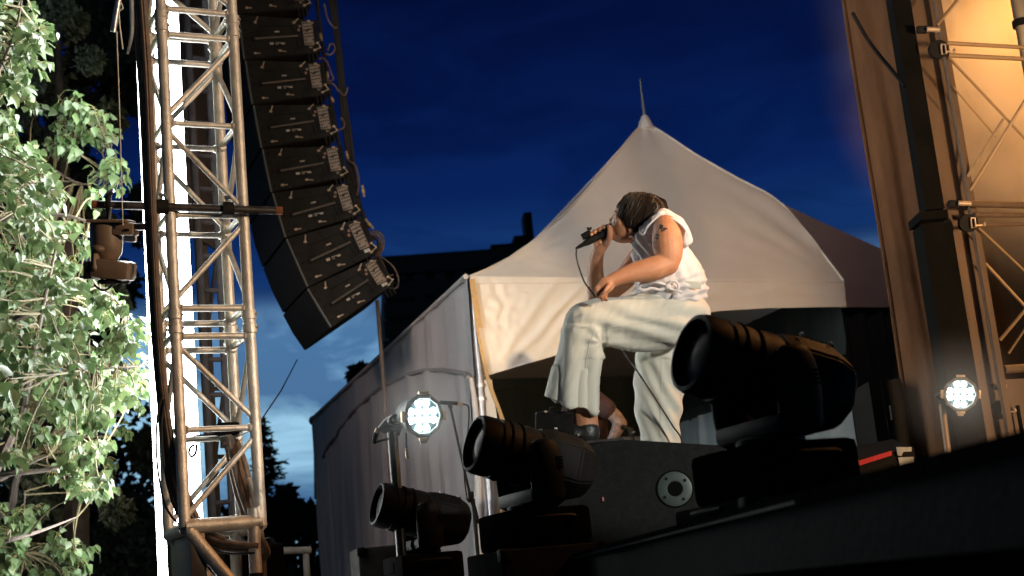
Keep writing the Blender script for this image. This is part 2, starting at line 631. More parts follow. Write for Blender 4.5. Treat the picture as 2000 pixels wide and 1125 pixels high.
def spruce(px, py, d, r0, seed, label):
    top = P(px, py, d)
    base = Vector((top.x, top.y, 0))
    H = top.z
    t = thing('spruce_tree', label, 'tree', base, 'dark trees standing behind the tent and tower')
    obj('trunk', MB().tube([base, base + Vector((0, 0, H * 0.5)), top], [0.11, 0.07, 0.008], 8), M_BARK, t)
    r = random.Random(seed)
    br, nd = MB(), MB()
    z = H * 0.14
    while z < H * 0.99:
        f = (H - z) / H
        R = r0 * (f ** 0.8) * r.uniform(0.75, 1.1)
        for k in range(r.randint(5, 7)):
            a = r.uniform(0, 2 * math.pi)
            Rk = R * r.uniform(0.6, 1.12) + 0.05
            o = Vector((base.x, base.y, z))
            tip = o + Vector((math.cos(a) * Rk, math.sin(a) * Rk, -0.18 * Rk + 0.12 * r.uniform(-1, 1)))
            mid = (o + tip) / 2 + Vector((0, 0, -0.06 * Rk))
            br.tube([o, mid, tip], [0.018, 0.012, 0.003], 4, cap=False)
            nn = int(12 + 26 * Rk)
            for q in range(nn):
                u = (q + r.random()) / nn
                c = o.lerp(mid, u * 2) if u < 0.5 else mid.lerp(tip, u * 2 - 1)
                side = Vector((-math.sin(a), math.cos(a), 0)) * r.choice((-1, 1))
                dirv = (side * r.uniform(0.4, 1) + Vector((math.cos(a), math.sin(a), 0)) * r.uniform(0.2, 0.9) + Vector((0, 0, r.uniform(-0.55, 0.35)))).normalized()
                s = (0.10 + 0.26 * (1 - u) * min(1, Rk)) * r.uniform(0.6, 1.2)
                leaf_quad(nd, c, dirv, dirv.orthogonal().normalized() * 0.45, s, 0.05)
        z += H * 0.022 * r.uniform(0.8, 1.3)
    for q in range(30):
        u = r.random()
        dirv = (Vector((r.uniform(-1, 1), r.uniform(-1, 1), 0)) * 0.5 + Vector((0, 0, 0.6))).normalized()
        leaf_quad(nd, top - Vector((0, 0, u * 0.6)), dirv, dirv.orthogonal().normalized() * 0.5, 0.13, 0.05)
    obj('branch', br, M_BARK, t, kind='stuff', smooth=False)
    obj('crown', nd, M_NEEDLE, t, kind='stuff', smooth=False)


spruce(512, 822, 24, 1.45, 3, 'pointed dark spruce against the pale evening cloud')


def bushy(name, label, base, H, R, n, s, seed, mat_=None, squash=1.0, cat='tree', lo=0.25, nb=16):
    t = thing(name, label, cat, base, 'dark trees standing behind the tent and tower')
    r = random.Random(seed)
    base = Vector(base)
    tm = MB().tube([base, base + Vector((0.1, 0, H * 0.35)), base + Vector((0, 0.1, H * 0.8))], [0.02 * min(H, 7) / 2 + 0.03, 0.012 * min(H, 7), 0.01], 8)
    lv = MB()
    blobs = []
    for k in range(nb):
        zz = r.uniform(lo, 0.95)
        rr = R * math.sin(math.pi * min(0.95, max(0.1, (zz - lo * 0.6) / (1 - lo * 0.6)))) * 0.8 + R * 0.1
        a = r.uniform(0, 6.28)
        c = base + Vector((math.cos(a) * rr * r.uniform(0.2, 1), math.sin(a) * rr * r.uniform(0.2, 1) * squash, zz * H))
        blobs.append((c, R * r.uniform(0.10, 0.22)))
        nb < 20 and tm.tube([base + Vector((0, 0, H * min(zz, 0.6) * 0.7)), c.lerp(base + Vector((0, 0, c.z)), 0.4), c], [0.03, 0.02, 0.006], 5, cap=False)
    for q in range(n):
        c, br_ = blobs[q % len(blobs)]
        v = rvec(r)
        p = c + v * br_ * (r.random() ** 0.45)
        d = (v * 0.6 + rvec(r) * 0.8 + Vector((0, 0, -0.3))).normalized()
        leaf_quad(lv, p, d, d.orthogonal().normalized(), s * r.uniform(0.6, 1.2))
    obj('trunk', tm, M_DARKBARK, t)
    obj('crown', lv, mat_ or M_DARKLEAF, t, kind='stuff', smooth=False)
    return t


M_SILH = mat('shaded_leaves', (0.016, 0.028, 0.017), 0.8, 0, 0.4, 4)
q = P(588, 1180, 21); q.z = 0
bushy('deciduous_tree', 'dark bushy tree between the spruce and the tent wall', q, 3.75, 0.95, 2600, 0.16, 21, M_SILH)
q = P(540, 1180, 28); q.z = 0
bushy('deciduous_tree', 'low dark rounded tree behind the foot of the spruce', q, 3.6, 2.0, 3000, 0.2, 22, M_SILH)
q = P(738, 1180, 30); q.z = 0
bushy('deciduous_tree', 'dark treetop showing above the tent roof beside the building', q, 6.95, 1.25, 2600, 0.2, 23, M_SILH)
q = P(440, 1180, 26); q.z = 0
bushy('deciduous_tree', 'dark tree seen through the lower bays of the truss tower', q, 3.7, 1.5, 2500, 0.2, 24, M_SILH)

# big dark trees closing the view behind the near poplar
for i, (px, d, H, R, n, s, lab) in enumerate((
        (75, 14, 13.5, 1.9, 30000, 0.10, 'tall shadowy poplar filling the dark behind the lit leaves'),
        (130, 9.5, 8.2, 0.62, 22000, 0.062, 'shadowy tree directly left of the light column, dimly lit'),
        (-60, 12, 11.0, 1.5, 14000, 0.10, 'shadowy tree at the far left edge behind the lit leaves'),
        (160, 20, 14.5, 2.4, 30000, 0.15, 'farthest shadowy tree standing between two nearer dark crowns'))):
    q = P(px, 1180, d); q.z = 0
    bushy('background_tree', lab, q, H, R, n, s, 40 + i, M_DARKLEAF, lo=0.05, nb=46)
m = MB()
r = random.Random(77)
for q_ in range(26000):
    px = r.uniform(-260, 330)
    d = r.uniform(21, 25)
    p = P(px, 1100, d)
    p.z = abs(r.gauss(0, 1)) * 1.5 + r.uniform(0, 1.6)
    v = (rvec(r) + Vector((0, 0, -0.3))).normalized()
    leaf_quad(m, p, v, v.orthogonal().normalized(), r.uniform(0.10, 0.22))
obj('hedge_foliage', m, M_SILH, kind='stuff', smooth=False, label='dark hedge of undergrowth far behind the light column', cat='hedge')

# ---------------------------------------------------------------- guard rail at the foot of the tent
ra, rb_ = P(470, 1079, 8.2), P(606, 1074, 8.4)
M_RAIL = mat('grey_rail', (0.07, 0.065, 0.06), 0.7, 0.0, 0.2, 20, spec=0.1)
gr = thing('guard_rail', 'pale metal guard rail between the truss foot and the tent wall', 'railing', (ra.x, ra.y, 0))
obj('top_rail', MB().tube([ra, rb_], 0.022, 10), M_RAIL, gr)
for tt in (0.0, 0.93):
    pq = ra.lerp(rb_, tt)
    obj('post', MB().tube([pq - Vector((0, 0, 0.021)), Vector((pq.x, pq.y, 0))], 0.02, 10), M_RAIL, gr)
m = MB()
pa, pb = ra - Vector((0, 0, 0.16)), rb_ - Vector((0, 0, 0.16))
m.prism([pa, pb, Vector((pb.x, pb.y, 0.05)), Vector((pa.x, pa.y, 0.05))], Vector((0, 0.01, 0)))
obj('infill_panel', m, mat('dark_rail_panel', (0.05, 0.048, 0.046), 0.8, 0, 0.3, 20), gr, smooth=False)

# ================================================================ TENTS
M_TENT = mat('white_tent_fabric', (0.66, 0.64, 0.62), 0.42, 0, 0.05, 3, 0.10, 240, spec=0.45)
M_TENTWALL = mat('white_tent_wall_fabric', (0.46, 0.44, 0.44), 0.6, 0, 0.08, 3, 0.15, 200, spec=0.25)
M_STRAP = mat('tan_webbing', (0.50, 0.34, 0.17), 0.75, 0, 0.15, 40, 0.3, 300)
def vz_(p, z):
    return Vector((p.x, p.y, z))


A = P(918, 540, 10)
EAVE = A.z
B = PZ(1648, 548, EAVE)
Cc = PZ(612, 820, EAVE)
AB, AC = B - A, Cc - A
Dd = B + AC
k_ = ray(1260, 238)
u_ = 0.60
a11, a12, b1 = k_.x, -AC.x, (A + AB * u_ - CAM).x
a21, a22, b2 = k_.y, -AC.y, (A + AB * u_ - CAM).y
det = a11 * a22 - a12 * a21
s_ = (b1 * a22 - a12 * b2) / det
PEAK = CAM + k_ * s_
NAB = Vector((-AB.y, AB.x, 0)).normalized()      # into the tent
NAC = Vector((-AC.y, AC.x, 0)).normalized()      # off the wall, outwards to the left
if NAC.dot(AB) > 0:
    NAC = -NAC


def vplane_curve(pix, p, q):
    """pixel polyline put on the vertical plane through p and q"""
    n = Vector((-(q - p).y, (q - p).x, 0)).normalized()
    return [PL(x, y, p, n) for x, y in pix]


def resample(pts, n):
    ln = [0]
    for a, b in zip(pts, pts[1:]):
        ln.append(ln[-1] + (b - a).length)
    out, j = [], 0
    for i in range(n + 1):
        s = ln[-1] * i / n
        while j < len(ln) - 2 and ln[j + 1] < s:
            j += 1
        out.append(pts[j].lerp(pts[j + 1], (s - ln[j]) / max(1e-9, ln[j + 1] - ln[j])))
    return out


def concave(p, q, n, e=1.35):
    out = []
    for i in range(n + 1):
        t = i / n
        v = p.lerp(q, t)
        v.z = q.z + (p.z - q.z) * (1 - t) ** e
        out.append(v)
    return out


def roof_face(mb, L, R, sag, nu=28, nrm=None, wr=0.0, seed=0):
    n = len(L) - 1
    rows = []
    for j in range(n + 1):
        t = j / n
        row = []
        for i in range(nu + 1):
            s = i / nu
            p = L[j].lerp(R[j], s)
            w = 4 * s * (1 - s)
            p = p + Vector((0, 0, -sag * w * t * (1 - t) * 2.2))
            if wr and nrm is not None:
                # creases gather towards the corners
                e0 = math.exp(-((1 - t) * 4.0) ** 2)
                c = math.exp(-(s * 5) ** 2) + math.exp(-((1 - s) * 5) ** 2)
                ang = math.atan2((1 - t) * 1.3, min(s, 1 - s) + 0.03)
                p = p + nrm * (wr * c * math.sin(ang * 22 + seed) * min(1, (1 - t) * 6) * math.exp(-((1 - t) * 2.6) ** 2))
                p = p + nrm * (0.010 * noise.noise(Vector((s * 3.2, t * 3.2, seed + 3.1))))
            row.append(p)
        rows.append(row)
    vs = [v for r_ in rows for v in r_]
    fs = []
    for j in range(n):
        for i in range(nu):
            a = j * (nu + 1) + i
            fs.append((a, a + 1, a + nu + 2, a + nu + 1))
    mb.add(vs, fs)


hipL = resample(vplane_curve([(1260, 238), (1236, 262), (1195, 312), (1146, 372), (1095, 425), (1040, 473), (990, 507), (950, 527), (918, 540)], PEAK, A), 30)
hipR = resample(vplane_curve([(1260, 238), (1300, 263), (1360, 303), (1440, 348), (1500, 378), (1535, 405), (1575, 453), (1615, 505), (1648, 548)], PEAK, B), 30)
hipL[0] = hipR[0] = PEAK.copy()
hipL[-1], hipR[-1] = A.copy(), B.copy()
hipC = concave(PEAK, Cc, 30, 1.5)
hipD = concave(PEAK, Dd, 30, 1.5)
tent = thing('marquee_tent', 'white peaked marquee tent behind the singer with a tall finial', 'tent', (A.x, A.y, 0))
m = MB()
roof_face(m, hipL, hipR, 0.10, 40, -NAB, 0.022, 1)
roof_face(m, hipR, hipD, 0.10, 20)
roof_face(m, hipD, hipC, 0.10, 20)
roof_face(m, hipC, hipL, 0.12, 24, NAC, 0.015, 5)
roof = obj('roof', m, M_TENT, tent, angle=60)
# hip seams: welted tape along each hip
for hp in (hipL, hipR, hipC, hipD):
    obj('seam', MB().tube([v + Vector((0, 0, 0.002)) for v in hp], 0.009, 6), M_TENT, roof)
top = PV(152, (PEAK.x, PEAK.y))
obj('finial', MB().tube([PEAK - Vector((0, 0, 0.1)), PEAK + Vector((0, 0, 0.12)), top], [0.022, 0.013, 0.006], 8), mat('finial_metal', (0.25, 0.28, 0.26), 0.4, 0.8), tent)
obj('peak_cap', MB().lathe([(0.075, -0.07), (0.05, 0.0), (0.028, 0.05), (0.012, 0.06)], Matrix.Translation(PEAK), 14), M_TENT, tent)

# front valance: swagged banner below the eave, pulled into long diagonal creases
bot = resample([PL(x, y, A, NAB) for x, y in ((943, 735), (1000, 718), (1100, 689), (1200, 653), (1300, 625), (1400, 607), (1500, 601), (1600, 599), (1652, 599))], 120)
topv = resample([A, B], 120)


def valance(u, v):
    i = min(119, int(u * 120))
    f = u * 120 - i
    p = topv[i].lerp(topv[i + 1], f).lerp(bot[i].lerp(bot[i + 1], f), v)
    x, y = u * 730 + 918, 545 + v * 190 * (1 - 0.7 * u)
    h = 0
    for (x0, y0, x1, y1, w, a) in ((1070, 548, 950, 712, 9, .016), (1122, 556, 965, 722, 8, .019), (1150, 560, 1010, 720, 10, .012), (1010, 590, 958, 700, 7, .007), (1180, 570, 1060, 700, 9, .010), (1300, 550, 1180, 660, 16, .012), (1420, 550, 1300, 640, 18, .009), (1530, 550, 1440, 605, 16, .008)):
        dx, dy = x1 - x0, y1 - y0
        l = math.hypot(dx, dy)
        t = ((x - x0) * dx + (y - y0) * dy) / l / l
        e = ((x - x0) * dy - (y - y0) * dx) / l + 6 * noise.noise(Vector((t * 4, x0, 0)))
        tt = max(0, min(1, t))
        h += a * math.exp(-(e / w) ** 2) * math.sin(math.pi * (0.06 + 0.9 * tt)) ** 0.6 * (1 if -0.1 < t < 1.1 else 0)
    # crumple beside the corner strap
    cr_ = math.exp(-((u - 0.055) / 0.04) ** 2) * math.exp(-((v - 0.35) / 0.3) ** 2)
    h += cr_ * 0.02 * noise.noise(Vector((u * 60, v * 9, 2.2)))
    h += 0.006 * noise.noise(Vector((u * 9, v * 3, 7.7)))
    return p - NAB * (h + 0.004)


obj('valance', MB().grid(valance, 220, 56), M_TENT, tent, angle=80)
obj('stitched_seam', MB().tube([valance(i / 120, 0.075) - NAB * 0.003 for i in range(121)], 0.004, 5), M_TENT, tent)
obj('hem', MB().tube([b_ - NAB * 0.006 for b_ in bot[::4]], 0.006, 6), M_TENT, tent)

# left wall: hangs from the eave A-C with soft vertical folds, and an arched flap on it
gz = 0.0
edge_px = [(612, 820), (622, 880), (621, 930), (612, 1000), (607, 1060), (604, 1125), (602, 1180)]


def wall_pt(x, y, off=0.0):
    return PL(x, y, A, NAC) + NAC * off


LW = AC.length


def folds(s, z):
    h = 0.006 * math.sin(s * 21 + 1.3 * noise.noise(Vector((s * 2, z * 0.6, 0)))) * min(1, (EAVE - z) * 0.8 + 0.15)
    h += 0.030 * noise.noise(Vector((s * 3.1 + z * 0.25, z * 0.35, 4.0)))
    h += 0.008 * noise.noise(Vector((s * 14 + z * 1.2, z * 0.5, 9.0)))
    return h


def wall(u, v):
    s = u
    z = EAVE * (1 - v)
    p = A + AC * s
    flare = 0.10 * max(0, (EAVE - z) / EAVE) * (s ** 3)
    return Vector((p.x, p.y, z)) + NAC * (folds(s * LW, z) + 0.02) + AC.normalized() * flare


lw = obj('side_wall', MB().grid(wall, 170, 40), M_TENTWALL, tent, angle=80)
arch_px = [(640, 892), (655, 866), (676, 836), (700, 806), (728, 778), (762, 752), (800, 734), (840, 724), (880, 722), (915, 728), (934, 738)]
arch = resample([wall_pt(x, y) for x, y in arch_px], 60)


def flap(u, v):
    i = min(59, int(u * 60))
    a_ = arch[i].lerp(arch[i + 1], u * 60 - i)
    z = a_.z * (1 - v) + 0.02 * v
    s = (Vector((a_.x, a_.y, 0)) - Vector((A.x, A.y, 0))).dot(AC.normalized())
    return Vector((a_.x, a_.y, z)) + NAC * (folds(s, z) * 0.9 + 0.055 + 0.03 * noise.noise(Vector((s * 4 + z * 0.3, z * 0.5, 12))))


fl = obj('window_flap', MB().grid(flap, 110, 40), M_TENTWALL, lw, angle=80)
obj('flap_piping', MB().tube([a_ + NAC * (folds((Vector((a_.x, a_.y, 0)) - Vector((A.x, A.y, 0))).dot(AC.normalized()), a_.z) * 0.9 + 0.058) for a_ in arch], 0.018, 8), mat('grey_piping', (0.24, 0.22, 0.22), 0.7), lw)
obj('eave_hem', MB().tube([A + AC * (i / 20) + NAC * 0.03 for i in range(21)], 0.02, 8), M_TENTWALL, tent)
# rear and right walls of the tent, a dark sheet above standing for the roof's shade and a pale gathered wall below
M_DRAPE_SHADE = mat('dark_teal_drape_and_shade', (0.020, 0.030, 0.030), 0.85, 0, 0.3, 4, 0.4, 20, stretch=(3, 3, 0.4))
M_INNER = mat('pale_inner_wall', (0.42, 0.47, 0.49), 0.6, 0, 0.12, 4)
rearA, rearD = A + AC * 0.62 + AB * 0.02, B + AC * 0.62 - AB * 0.02
rgtA, rgtD = rearD, B - AB * 0.02
zB = PL(1380, 803, rgtD, NAC).z


def inner_wall(pa_, pb_, n_, z0, z1, fr, off, spots):
    def fn(u, v):
        p = pa_.lerp(pb_, u)
        z = lerp(z1, z0, v)
        g_ = 0
        for c_ in spots:
            g_ += math.exp(-((u - c_ + 0.02 * v * math.sin(c_ * 40)) / (0.010 + 0.05 * v)) ** 2) * 0.10 * (0.4 + 0.6 * v)
        return Vector((p.x, p.y, z)) + n_ * (g_ * fr + off + 0.02 * noise.noise(Vector((u * 14, v * 2, off))))
    return fn


S1 = (0.08, 0.22, 0.36, 0.52, 0.66, 0.80, 0.93)
for nm, pa_, pb_, n_ in (('rear', rearA, rearD, -NAB), ('right', rgtA, rgtD, NAC)):
    obj(nm + '_shade_sheet', MB().grid(inner_wall(pa_, pb_, n_, zB + 0.05, EAVE - 0.01, 0.5, 0.0, S1), 80, 16), M_DRAPE_SHADE, tent, angle=80)
    obj(nm + '_wall', MB().grid(inner_wall(pa_, pb_, n_, DECK - 0.4, zB - 0.03, 1.0, 0.03, S1), 160, 24), M_INNER, tent, angle=80)
    dv = pb_ - pa_
    obj('wall_beam', MB().box(vz_(pa_.lerp(pb_, 0.5), zB + 0.005) + n_ * 0.09, (dv.length, 0.06, 0.07), Matrix.Rotation(math.atan2(dv.y, dv.x), 3, 'Z')), M_DRAPE_SHADE, tent)
    for c_ in S1[1:6]:
        obj('wall_clip', MB().box(vz_(pa_.lerp(pb_, c_), zB - 0.05) + n_ * 0.15, (0.02, 0.02, 0.05)), M_BLACK, tent)
# strings of the lining seen under the roof
for (x0, y0, x1, y1) in ((960, 765, 1090, 748), (1175, 742, 1235, 735)):
    obj('lining_cord', MB().tube([P(x0, y0, 10.6), P(x1, y1, 10.9)], 0.004, 5), M_BLACK, tent)
# corner pole, straps, brace collar, gathered side curtain
q0 = A + Vector((0.02, 0.05, 0))
pole_top = PL(921, 548, A + NAB * 0.06, NAB)
pole_mid = PL(938, 742, A + NAB * 0.0, NAB)
pole_bot = PL(968, 1128, A - NAB * 0.02, NAB)
M_TENTPOLE = mat('tent_pole_aluminium', (0.42, 0.42, 0.45), 0.35, 0.8, 0.1, 30)
cp = obj('corner_pole', MB().tube([pole_top, pole_mid, pole_bot], [0.027, 0.027, 0.025], 14), M_TENTPOLE, tent)
for t_ in (0.03, 0.10):
    pc = pole_mid.lerp(pole_bot, t_)
    obj('collar', MB().lathe([(0.028, -0.012), (0.036, -0.012), (0.036, 0.012), (0.028, 0.012)], Matrix.Translation(pc), 14), M_STEEL, cp)
pc = pole_mid.lerp(pole_bot, 0.82)
obj('clip', MB().box(pc + Vector((0.045, -0.03, 0)), (0.07, 0.02, 0.02)).box(pc + Vector((0.075, -0.03, -0.03)), (0.05, 0.02, 0.018), Matrix.Rotation(0.5, 3, 'Y')), M_STEEL, cp)


def ribbon(px, d_off, w, name, material, parent, lbl=None):
    pts = [PL(x, y, A - NAB * d_off, NAB) for x, y in px]
    pts = catmull(pts, [0] * len(pts), 4)[0]
    ws = w if isinstance(w, (list, tuple)) else [w, w]
    m_ = MB()
    rows_ = []
    ax = AB.normalized()
    for i, p in enumerate(pts):
        h = lerp(ws[0], ws[-1], i / (len(pts) - 1)) / 2
        rows_.append([p - ax * h, p + ax * h, p + ax * h + NAB * 0.006, p - ax * h + NAB * 0.006])
    m_.rings(rows_)
    return obj(name, m_, material, parent, label=lbl)


ribbon([(922, 545), (929, 590), (936, 640)], 0.03, (0.040, 0.055), 'strap', M_STRAP, tent)
ribbon([(932, 640), (942, 690), (955, 745), (975, 800), (985, 830)], 0.035, (0.022, 0.03), 'strap', M_STRAP, tent)
ribbon([(948, 742), (952, 790), (958, 840)], 0.02, (0.10, 0.13), 'wall_tab', M_TENT, tent)
ribbon([(985, 950), (990, 1010), (996, 1068)], 0.02, (0.055, 0.06), 'strap', mat('dark_tan_webbing', (0.20, 0.13, 0.07), 0.8), tent)
ribbon([(973, 900), (980, 980), (987, 1060)], 0.0, (0.03, 0.03), 'strap', M_STRAP, tent)
ribbon([(1000, 960), (1008, 1030), (1020, 1085)], 0.0, (0.03, 0.03), 'strap', M_STRAP, tent)
# gathered edge of the side wall beside the pole
gx = [(930, 738), (935, 800), (940, 880), (945, 960), (948, 1040), (952, 1130)]
m = MB()
for k, (dx, rr) in enumerate(((-10, 0.032), (0, 0.040), (10, 0.03), (16, 0.022))):
    m.tube([PL(x + dx + 4 * math.sin(i * 1.1 + k), y, A + NAB * (0.03 * k), NAB) for i, (x, y) in enumerate(gx)], [rr * (0.55 + 0.12 * i) for i in range(len(gx))], 10, smooth=4)
obj('gathered_curtain', m, M_TENTWALL, tent, angle=80)
# guy rope and pulley left of the far corner
pa, pb = PL(614, 830, Cc + NAC * 0.1, NAB), PL(616, 975, Cc + NAC * 0.1, NAB)
gy = thing('guy_rope', 'pale rope on a pulley hanging at the far left tent corner', 'rope', pb)
obj('rope', MB().tube([pa, pb], 0.014, 8), M_RAIL, gy)
obj('pulley', MB().lathe([(0.02, -0.02), (0.06, -0.02), (0.06, 0.02), (0.02, 0.02)], frame(pa + Vector((0, 0, 0.05)), Vector((1, 0, 0)), Vector((0, 0, 1)), Vector((0, -1, 0))), 14), M_BLACK, gy)

# neighbouring tent, farther right and behind, out of the stage light
A2 = P(1180, 552, 14.0)
E_2 = A2.z
B2 = PZ(1890, 552, E_2)
pk = P(1462, 366, 15.0)
n2 = Vector((-(B2 - A2).y, (B2 - A2).x, 0)).normalized()
C2, D2 = A2 + n2 * 4.5, B2 + n2 * 4.5
M_TENT2 = mat('unlit_tent_fabric', (0.50, 0.40, 0.36), 0.7, 0, 0.08, 3)  # brownish shade put into the colour of the white fabric
t2 = thing('marquee_tent', 'second tent behind on the right with its roof in brownish shade', 'tent', (A2.x, A2.y, 0))
h1, h2 = concave(pk, A2, 16, 1.2), concave(pk, B2, 16, 1.12)
h3, h4 = concave(pk, D2, 16, 1.3), concave(pk, C2, 16, 1.3)
m = MB()
roof_face(m, h1, h2, 0.05, 16)
roof_face(m, h2, h3, 0.05, 12)
roof_face(m, h3, h4, 0.05, 12)
roof_face(m, h4, h1, 0.05, 12)
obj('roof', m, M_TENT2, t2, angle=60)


def val2(u, v):
    p = A2.lerp(B2, u)
    return Vector((p.x, p.y, E_2 - v * 0.27)) - n2 * (0.01 + 0.01 * math.sin(u * 50))


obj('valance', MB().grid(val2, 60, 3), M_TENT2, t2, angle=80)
obj('front_drape', MB().grid(lambda u, v: vz_(A2.lerp(B2, 0.52 + 0.48 * u), lerp(E_2 - 0.02, 0.0, v)) + n2 * (0.10 + 0.04 * math.sin(u * 70 + 2 * math.sin(u * 9))), 120, 8), M_DRAPE_SHADE, t2, angle=80)
for c_ in (B2, C2, D2):
    obj('pole', MB().tube([c_ - Vector((0, 0, 0.03)), Vector((c_.x, c_.y, 0))], 0.04, 10), M_TENTPOLE, t2)
obj('rear_wall', MB().grid(lambda u, v: Vector(((C2.lerp(D2, u)).x, (C2.lerp(D2, u)).y, lerp(E_2, 0, v))) + n2 * 0.03 * math.sin(u * 60), 60, 6), M_DRAPE_SHADE, t2, angle=80)
# ================================================================ TRUSS TOWER
def on_vert(q, y):
    return PV(y, (q.x, q.y))


TL = P(330, 356, 6.5)
TL = Vector((TL.x, TL.y, 0))
yaw = math.radians(26)
tx = Vector((math.cos(yaw), math.sin(yaw), 0))
ty = Vector((-math.sin(yaw), math.cos(yaw), 0))
SIDE = 0.335
cFL, cFR = TL, TL + tx * SIDE
cBL, cBR = TL + ty * SIDE, TL + tx * SIDE + ty * SIDE
zr = {y: on_vert(cFL, y).z for y in (-80, 16, 66, 240, 419, 602, 657, 840, 1029)}
truss = thing('truss_tower', 'tall aluminium lattice truss tower in front of the white light column', 'truss', (TL.x, TL.y, 0))
ZT, ZB = on_vert(cFL, -90).z, on_vert(cFL, 1030).z
R_CH, R_BR = 0.026, 0.0135


def vz(c, z):
    return Vector((c.x, c.y, z))


joints = [(zr[16] + zr[66]) / 2, (zr[602] + zr[657]) / 2]
for c in (cFL, cFR, cBL, cBR):
    ch = obj('chord', MB().tube([vz(c, ZB), vz(c, ZT)], R_CH, 16), M_ALU, truss)
    for zj in joints:
        sl = obj('coupler', MB().lathe([(R_CH + .001, -0.055), (R_CH + .007, -0.052), (R_CH + .007, -0.012), (R_CH + .0035, -0.008), (R_CH + .0035, 0.008), (R_CH + .007, 0.012), (R_CH + .007, 0.052), (R_CH + .001, 0.055)], Matrix.Translation(vz(c, zj)), 16), M_ALU, ch)
        for dz in (-0.03, 0.03):
            obj('pin', MB().tube([vz(c, zj + dz) - (tx - ty) * 0.03, vz(c, zj + dz) + (tx - ty) * 0.03], 0.006, 8), M_STEEL, ch)
levels = [zr[k] for k in (16, 66, 240, 419, 602, 657, 840)]
faces = [(cFL, cFR, 1), (cBL, cBR, 1), (cFL, cBL, 0), (cFR, cBR, 0)]
for (p, q, wide) in faces:
    for i, z in enumerate(levels):
        off = 0 if wide else 0.012
        obj('horizontal_brace', MB().tube([vz(p, z + off), vz(q, z + off)], R_BR * (1.15 if i in (0, 1, 4, 5) else 1.0), 12), M_ALU, truss)
    fl_ = 0
    zig = [(zr[240], zr[66], 0), (zr[240], zr[419], 0), (zr[602], zr[419], 0), (zr[657], zr[840], 0), (zr[1029], zr[840], 0), (zr[16], zr[16] + 0.36, 1)]
    for (z0, z1, sw) in zig:
        g0, g1 = (0.035, -0.035) if z1 > z0 else (-0.035, 0.035)
        a, b = vz(p, z0 + g0), vz(q, z1 + g1)
        if sw:
            a, b = vz(q, z0 + g0), vz(p, z1 + g1)
        obj('diagonal_brace', MB().tube([a, b], R_BR * 0.95, 12), M_ALU, truss)
# welded gusset beads where braces meet the chords
for (p, q, wide) in faces:
    wd = MB()
    for z in levels:
        for c, o_ in ((p, q), (q, p)):
            dd = (o_ - c).normalized()
            wd.lathe([(R_BR * 1.25, 0.0), (R_BR * 1.6, 0.006), (R_BR * 1.1, 0.016)], frame(vz(c, z) + dd * (R_CH - 0.004), dd.orthogonal().normalized(), dd.cross(dd.orthogonal().normalized()), dd), 10)
    obj('weld_bead', wd, M_ALU, truss, kind='stuff')
# heavy foot frame and splayed legs
zf = zr[1029]
for (p, q) in ((cFL, cFR), (cBL, cBR)):
    obj('foot_beam', MB().tube([vz(p, zf), vz(q, zf)], 0.033, 14), M_ALU, truss)
for (p, q) in ((cFL, cBL), (cFR, cBR)):
    obj('foot_beam', MB().tube([vz(p, zf - 0.01), vz(q, zf - 0.01)], 0.028, 14), M_ALU, truss)
for c, d in ((cFL, tx * 0.30 - ty * 0.12), (cBL, tx * 0.30 - ty * 0.14)):
    obj('splayed_leg', MB().tube([vz(c, zf - 0.02) + d * 0.05, vz(c, zf - 0.60) + d * 1.35, vz(c, 0.02) + d * 3.2], [0.03, 0.03, 0.03], 12), M_ALU, truss)
for c in (cFR, cBR):
    obj('upright_leg', MB().tube([vz(c, zf - 0.02), vz(c, zf - 0.09) - tx * 0.035, vz(c, 0.02) - tx * 0.035], [0.03, 0.028, 0.028], 12, smooth=4), M_ALU, truss)
    obj('tape_band', MB().lathe([(0.0285, -0.02), (0.031, -0.02), (0.031, 0.02), (0.0285, 0.02)], Matrix.Translation(vz(c, zf - 0.24) - tx * 0.035), 14), M_BLACK, truss)
obj('sleeve_block', MB().cbox((cFL + cBL) / 2 + tx * 0.045 + Vector((0, 0, zf - 0.16)), (0.07, 0.40, 0.26), 0.012, Matrix.Rotation(yaw, 3, 'Z')), mat('sleeve_block_metal', (0.12, 0.09, 0.07), 0.5, 0.4), truss)
rk = MB()
for i in range(48):
    rk.box(P(325 + 0.02 * i, 1036 + i * 3.6, 6.52), (0.006, 0.012, 0.0045))
obj('gear_rack', rk, M_STEEL, truss, kind='stuff', smooth=False)
obj('rack_bar', MB().tube([P(330, 1030, 6.52), P(337, 1210, 6.52)], 0.013, 8), mat('dark_rack_bar', (0.05, 0.04, 0.035), 0.5, 0.5), truss)
bl = thing('ballast_block', 'dark ballast block behind the splayed feet of the truss', 'ballast', (TL.x + .2, TL.y + .6, 0))
obj('block', MB().cbox(Vector((TL.x + 0.19, TL.y + 0.52, zf / 2 - 0.045)), (0.27, 0.16, zf - 0.07), 0.02, Matrix.Rotation(0.2, 3, 'Z')), M_BLACK_MATT, bl)
for dx in (-0.06, 0.06):
    obj('lifting_eye', MB().tube([Vector((TL.x + .2 + dx + 0.03 * math.cos(a), TL.y + .52, zf - 0.085 + 0.03 * math.sin(a))) for a in [math.pi * i / 8 for i in range(9)]], 0.006, 6), M_BLACK, bl)

# ---------------------------------------------------------------- glowing light column behind the truss
pl0, pl1 = P(287, 600, 7.55), P(376, 600, 7.3)
pl0.z = pl1.z = 0
px_ = (pl1 - pl0).normalized()
pn_ = Vector((px_.y, -px_.x, 0))                  # towards the camera
lc = thing('light_column', 'tall blinding white light column behind the truss tower', 'stage light', (pl0.x, pl0.y, 0))
zt_, zb_ = 6.6, 1.2
zstep = PV(1023, (pl1.x, pl1.y)).z


rad_ = Vector((pl1.x, pl1.y, 0)).normalized()


